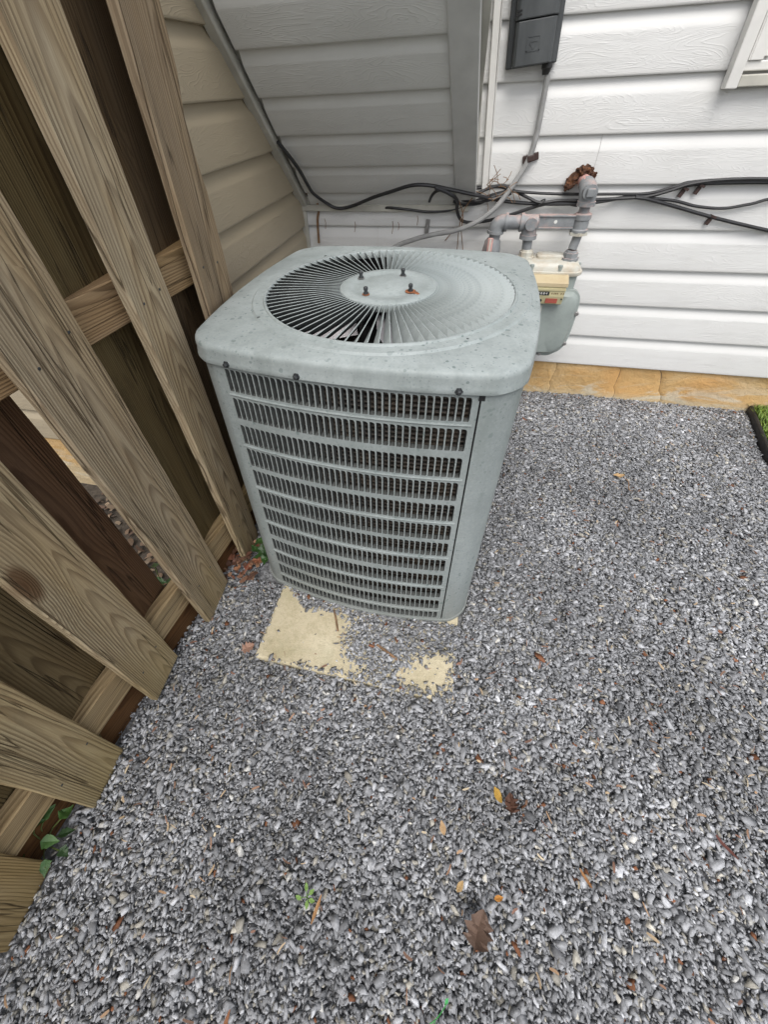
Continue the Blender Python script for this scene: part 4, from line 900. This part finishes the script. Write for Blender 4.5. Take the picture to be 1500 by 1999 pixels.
# ------------------------------------------------------------------ edging and grass on the right
eg = G(); eg.rings([[(edge_x(y) + q, y, z) for q, z in ((0.0, -0.05), (0.0, 0.030), (0.004, 0.034), (0.010, 0.034), (0.014, 0.030), (0.014, -0.05))] for y in (-0.012, -0.3, -0.8, -1.6, -3.2)], True, True, True)
tag(ob('lawn_edging', eg, MT['edge'], None, True), 'black plastic edging between gravel and grass at right', 'edging')
g = G(); g.add([(edge_x(-3.2) + 0.02, -3.2, 0.0), (3.0, -3.2, 0.0), (3.0, -0.01, 0.0), (edge_x(0) + 0.02, -0.01, 0.0)], [(0, 1, 2, 3)]); tag(ob('lawn_soil', g, MT['soil']), kind='structure')
def blades(name, n, region, h, mat, cols):
    vs = []; fs = []; tc = []
    while n > 0:
        x, y = region(); n -= 1
        a = random.uniform(0, 6.283); H = random.uniform(*h); w = random.uniform(0.0012, 0.0026); dx, dy = math.cos(a), math.sin(a); b = random.uniform(0.2, 0.9) * H; o = len(vs)
        vs += [(x - dy * w, y + dx * w, 0.0), (x + dy * w, y - dx * w, 0.0), (x + dx * b * 0.4 - dy * w, y + dy * b * 0.4 + dx * w, H * 0.65), (x + dx * b * 0.4 + dy * w, y + dy * b * 0.4 - dx * w, H * 0.65), (x + dx * b, y + dy * b, H)]
        fs += [(o, o + 1, o + 3, o + 2), (o + 2, o + 3, o + 4)]; c = random.choice(cols); f = random.uniform(0.7, 1.3); tc += [(c[0] * f, c[1] * f, c[2] * f, 1)] * 5
    me = bpy.data.meshes.new(name); me.from_pydata(vs, [], fs); at = me.attributes.new('tint', 'FLOAT_COLOR', 'POINT'); at.data.foreach_set('color', np.array(tc, np.float32).reshape(-1)); me.materials.append(mat)
    return tag(link(name, me), kind='stuff')
def reg():
    y = -0.012 - 3.1 * random.random() ** 1.6; return edge_x(y) + 0.016 + 0.45 * random.random(), y
blades('grass', 30000, reg, (0.018, 0.050), MT['grassm'], [(0.13, 0.22, 0.03), (0.19, 0.29, 0.045), (0.09, 0.16, 0.025), (0.24, 0.30, 0.06)])

# ------------------------------------------------------------------ loose leaves, sticks, small plants
def leaf_geo(outline, curl=0.25, seed=0, vein=True):
    """outline: half-profile (t along, half width); makes a folded curled leaf of unit length"""
    rr = random.Random(seed); g = G(); rows = []
    for t, w in outline:
        z0 = curl * (t - 0.5) ** 2 + 0.03 * math.sin(t * 9 + seed)
        rows.append([(t - 0.5, s * w * (1 + 0.15 * rr.uniform(-1, 1)), z0 + abs(s) * w * (0.35 + 0.5 * rr.uniform(-0.6, 1)) * curl * 2) for s in (-1, -0.5, 0, 0.5, 1)])
    return g.rings(rows, False)
OVAL = [(0, 0.01), (0.12, 0.13), (0.3, 0.24), (0.5, 0.27), (0.7, 0.21), (0.88, 0.10), (1.0, 0.01)]
LOBED = [(0, 0.015), (0.12, 0.03), (0.16, 0.22), (0.26, 0.40), (0.33, 0.24), (0.42, 0.30), (0.52, 0.46), (0.60, 0.28), (0.72, 0.34), (0.80, 0.20), (0.92, 0.12), (1.0, 0.02)]
def leaf(name, label, x, y, L, ang, col, shape=OVAL, z=0.014, curl=0.3, seed=0, mat='leaf', cat='leaf', group=None, parent=None, tilt=(0, 0), thick=True):
    o = ob(name, leaf_geo(shape, curl, seed), MT[mat], parent, True, (x, y, z), (tilt[0], tilt[1], ang), col=col); L *= 0.82 if cat in ('leaf', 'bark') and parent is None else 1.0; o.scale = (L, L, L); o.color = (col[0] * 0.88, col[1] * 0.88, col[2] * 0.95, 1)
    if parent is None: tag(o, label, cat, group)
    return o
leaf('fallen_leaf', 'large crumpled brown dead leaf lying on gravel in the foreground', -0.185, -2.02, 0.080, rad(75), (0.19, 0.135, 0.10), LOBED, 0.020, 0.85, 1)
leaf('fallen_leaf', 'small yellow leaf touching a brown curled leaf on the gravel', -0.146, -1.795, 0.040, rad(120), (0.60, 0.40, 0.07), OVAL, 0.018, 0.4, 2)
leaf('fallen_leaf', 'dark brown curled leaf beside the small yellow leaf', -0.118, -1.806, 0.050, rad(95), (0.13, 0.065, 0.04), LOBED, 0.018, 0.8, 3)
leaf('fallen_leaf', 'pale tan leaf scrap alone on gravel above the big brown leaf', -0.265, -1.882, 0.032, rad(110), (0.62, 0.45, 0.24), OVAL, 0.018, 0.3, 4)
leaf('fallen_leaf', 'pale pinkish leaf lying left of the concrete slab corner', -0.870, -1.605, 0.052, rad(40), (0.46, 0.30, 0.22), LOBED, 0.017, 0.3, 5)
leaf('fallen_leaf', 'yellow tan leaf with thin stem right of the unit', 0.338, -0.622, 0.055, rad(10), (0.62, 0.45, 0.22), OVAL, 0.018, 0.5, 6)
tag(ob('leaf_stem', G().tube(smooth_path([(0.355, -0.628, 0.02), (0.367, -0.655, 0.022), (0.362, -0.69, 0.018), (0.368, -0.70, 0.016)]), 0.0018, 5), MT['twig']), 'thin curved stalk on gravel beside the yellow tan leaf', 'stem')
leaf('fallen_leaf', 'small tan leaf with a long stalk right of the green seedling', -0.222, -1.966, 0.028, rad(60), (0.58, 0.43, 0.20), OVAL, 0.017, 0.5, 7)
leaf('fallen_leaf', 'small orange leaf scrap right of the big brown leaf', -0.145, -1.965, 0.024, rad(20), (0.60, 0.30, 0.06), OVAL, 0.018, 0.5, 8)
leaf('bark_strip', 'long tan bark sliver standing right of the green seedling', -0.503, -2.066, 0.055, rad(80), (0.50, 0.30, 0.13), [(0, 0.02), (0.3, 0.075), (0.7, 0.07), (1, 0.02)], 0.018, 0.4, 9, cat='bark')
leaf('bark_strip', 'twisted brown bark sliver right of the big brown leaf on gravel', 0.029, -1.894, 0.040, rad(130), (0.45, 0.24, 0.09), [(0, 0.02), (0.3, 0.09), (0.7, 0.08), (1, 0.02)], 0.017, 0.6, 10, cat='bark')
leaf('bark_strip', 'reddish brown twig like bark on gravel near right edge', 0.325, -1.776, 0.055, rad(135), (0.16, 0.055, 0.04), [(0, 0.03), (0.3, 0.08), (0.7, 0.10), (1, 0.05)], 0.017, 0.3, 11, cat='bark')
leaf('bark_strip', 'dark brown bark sliver at bottom left of the foreground gravel', -0.62, -2.245, 0.060, rad(85), (0.30, 0.13, 0.05), [(0, 0.02), (0.3, 0.08), (0.7, 0.07), (1, 0.02)], 0.018, 0.4, 12, cat='bark')
tag(ob('stick', G().tube([(-0.650, -1.432, 0.016), (-0.634, -1.462, 0.019), (-0.618, -1.497, 0.016)], 0.0028, 6), MT['twig']), 'short grey twig lying on the exposed concrete slab', 'twig')
tag(ob('stick', G().tube([(-0.492, -1.513, 0.018), (-0.455, -1.530, 0.021), (-0.420, -1.545, 0.017)], 0.004, 6), MT['twig']), 'brown twig between the two bare patches of slab', 'twig')
# red leaves in the corner by the fence
rr = random.Random(9)
HEAP = [(-0.985, -1.345, 0.058, (0.30, 0.095, 0.05), 'OVAL', 'broad rust red dead leaf at the front of the heap by the fence'),
        (-1.035, -1.335, 0.052, (0.22, 0.12, 0.08), 'LOBED', 'dull brown lobed dead leaf nearest the fence board in the heap'),
        (-0.965, -1.315, 0.045, (0.34, 0.15, 0.075), 'LOBED', 'orange brown lobed dead leaf nearest the unit in the heap'),
        (-1.005, -1.305, 0.050, (0.17, 0.075, 0.045), 'OVAL', 'dark brown dead leaf in the middle of the heap below the ivy'),
        (-1.055, -1.300, 0.045, (0.28, 0.16, 0.10), 'OVAL', 'pale brown dead leaf tucked under the fence rail'),
        (-1.015, -1.365, 0.036, (0.38, 0.19, 0.09), 'OVAL', 'small orange dead leaf loose on the gravel before the heap'),
        (-0.985, -1.275, 0.048, (0.26, 0.09, 0.055), 'LOBED', 'reddish lobed dead leaf just under the ivy stems'),
        (-1.065, -1.345, 0.040, (0.13, 0.065, 0.04), 'OVAL', 'blackish brown dead leaf in the shade under the fence')]
for i, (x, y, L, c, sh, lab) in enumerate(HEAP):
    leaf('fallen_leaf', lab, x, y, L, rr.uniform(0, 6.28), c, OVAL if sh == 'OVAL' else LOBED, 0.020 + 0.003 * i % 0.02, rr.uniform(0.4, 0.9), 20 + i, group='dead leaves heaped between fence and unit', tilt=(rr.uniform(-0.4, 0.4), rr.uniform(-0.4, 0.4)))
pts = [(rr.uniform(-1.08, -0.95), rr.uniform(-1.40, -1.24), rr.uniform(0.010, 0.03)) for _ in range(70)]
strips('leaf_crumbs', pts, MT['tint'], (0.012, 0.034), (0.003, 0.010), [(0.24, 0.10, 0.06), (0.17, 0.085, 0.05), (0.30, 0.17, 0.10), (0.12, 0.06, 0.04)])
IVY = [(0, 0.02), (0.10, 0.20), (0.22, 0.36), (0.34, 0.30), (0.46, 0.34), (0.60, 0.22), (0.82, 0.10), (1.0, 0.01)]
def ivy(name, label, x, y, spots, cols):
    t = thing(name, label, 'plant', (x, y, 0)); rr = random.Random(int(abs(x * 1000)))
    for i, (dx, dy, z, L, ang) in enumerate(spots):
        leaf('leaf', None, dx, dy, L * 0.72, ang, rr.choice(cols), IVY, z, 0.35, 60 + i, 'green', parent=t, tilt=(rr.uniform(-0.5, 0.5), rr.uniform(0.0, 0.7)))
        ob('stem', G().tube([(0, 0, 0), (dx * 0.5, dy * 0.5, z * 0.7), (dx, dy, z)], 0.0014, 5), MT['green'], t, col=(0.12, 0.16, 0.05))
    return t
IVYA = [(x + 0.940, y + 1.298, z, 0.066, a) for x, y, z, a in ((-0.959, -1.285, 0.09, 4.2), (-0.938, -1.299, 0.07, 5.3), (-0.957, -1.311, 0.05, 3.5), (-0.930, -1.317, 0.045, 5.0), (-0.976, -1.293, 0.06, 2.6), (-0.937, -1.285, 0.11, 1.0), (-0.918, -1.310, 0.06, 5.9))]
IC = [(0.05, 0.12, 0.03), (0.085, 0.18, 0.045), (0.04, 0.085, 0.028), (0.065, 0.14, 0.035)]
ivy('ivy_plant', 'small green ivy growing between the fence foot and the unit', -0.940, -1.298, IVYA, IC)
ivy('ivy_plant', 'small ivy sprouting under the fence at lower left', -1.145, -2.115, [(0.04, 0.01, 0.05, 0.052, 0.3), (0.02, 0.05, 0.09, 0.056, 1.2), (0.0, -0.03, 0.05, 0.05, 3.4), (0.05, -0.03, 0.03, 0.045, 5.2), (-0.03, 0.0, 0.07, 0.05, 2.6), (0.03, 0.03, 0.12, 0.048, 0.9), (0.06, 0.03, 0.04, 0.045, 0.6), (0.07, 0.0, 0.025, 0.04, 6.0), (0.045, 0.06, 0.06, 0.05, 1.6)], IC)
ivy('ivy_plant', 'ivy leaves glimpsed behind the fence rail near the second board', -1.21, -1.50, [(0.0, 0.0, 0.10, 0.07, 0.3), (0.02, 0.03, 0.07, 0.06, 1.2), (0.0, -0.04, 0.06, 0.06, 3.4), (0.0, 0.02, 0.16, 0.06, 2.4)], IC)
t = thing('seedling', 'tiny bright green seedling alone in the foreground gravel', 'plant', (-0.53, -2.055, 0.0))
for i, (dx, dy, a) in enumerate(((-0.014, -0.004, 3.0), (0.006, -0.010, 4.9), (0.010, 0.010, 0.9), (-0.003, 0.014, 1.9), (0.014, -0.002, 0.1))):
    leaf('leaf', None, dx, dy, 0.014, a, (0.20, 0.34, 0.07), OVAL, 0.022, 0.2, 90 + i, 'green', parent=t)
    ob('stem', G().tube([(0, 0, 0), (dx * 0.6, dy * 0.6, 0.020)], 0.0008, 4), MT['green'], t, col=(0.2, 0.35, 0.07))
t = thing('grass_sprig', 'thin bright green sprig at the bottom edge of the gravel', 'plant', (-0.255, -2.145, 0.0))
for P in ([(-0.012, -0.010, 0.015), (0.0, 0.0, 0.018), (0.012, 0.014, 0.020), (0.018, 0.024, 0.021)], [(0, 0, 0.018), (-0.002, -0.014, 0.020), (0.002, -0.026, 0.018)], [(0.0, 0.0, 0.018), (-0.022, -0.016, 0.018)]):
    ob('stem', G().tube(smooth_path(P, 3), 0.0009, 5), MT['green'], t, col=(0.05, 0.28, 0.07))
leaf('leaf', None, 0.018, 0.026, 0.010, 1.0, (0.08, 0.50, 0.14), OVAL, 0.021, 0.2, 99, 'green', parent=t); leaf('leaf', None, 0.0, -0.018, 0.010, 4.0, (0.08, 0.50, 0.14), OVAL, 0.02, 0.2, 98, 'green', parent=t)
# litter behind the fence
pts = [(random.uniform(-1.9, -1.09), random.uniform(-2.5, -1.02), -0.09 + random.uniform(0.0, 0.012)) for _ in range(900)]
strips('mulch', pts, MT['tint'], (0.02, 0.06), (0.004, 0.012), [(0.10, 0.06, 0.04), (0.15, 0.10, 0.065), (0.06, 0.045, 0.035), (0.19, 0.14, 0.095)])
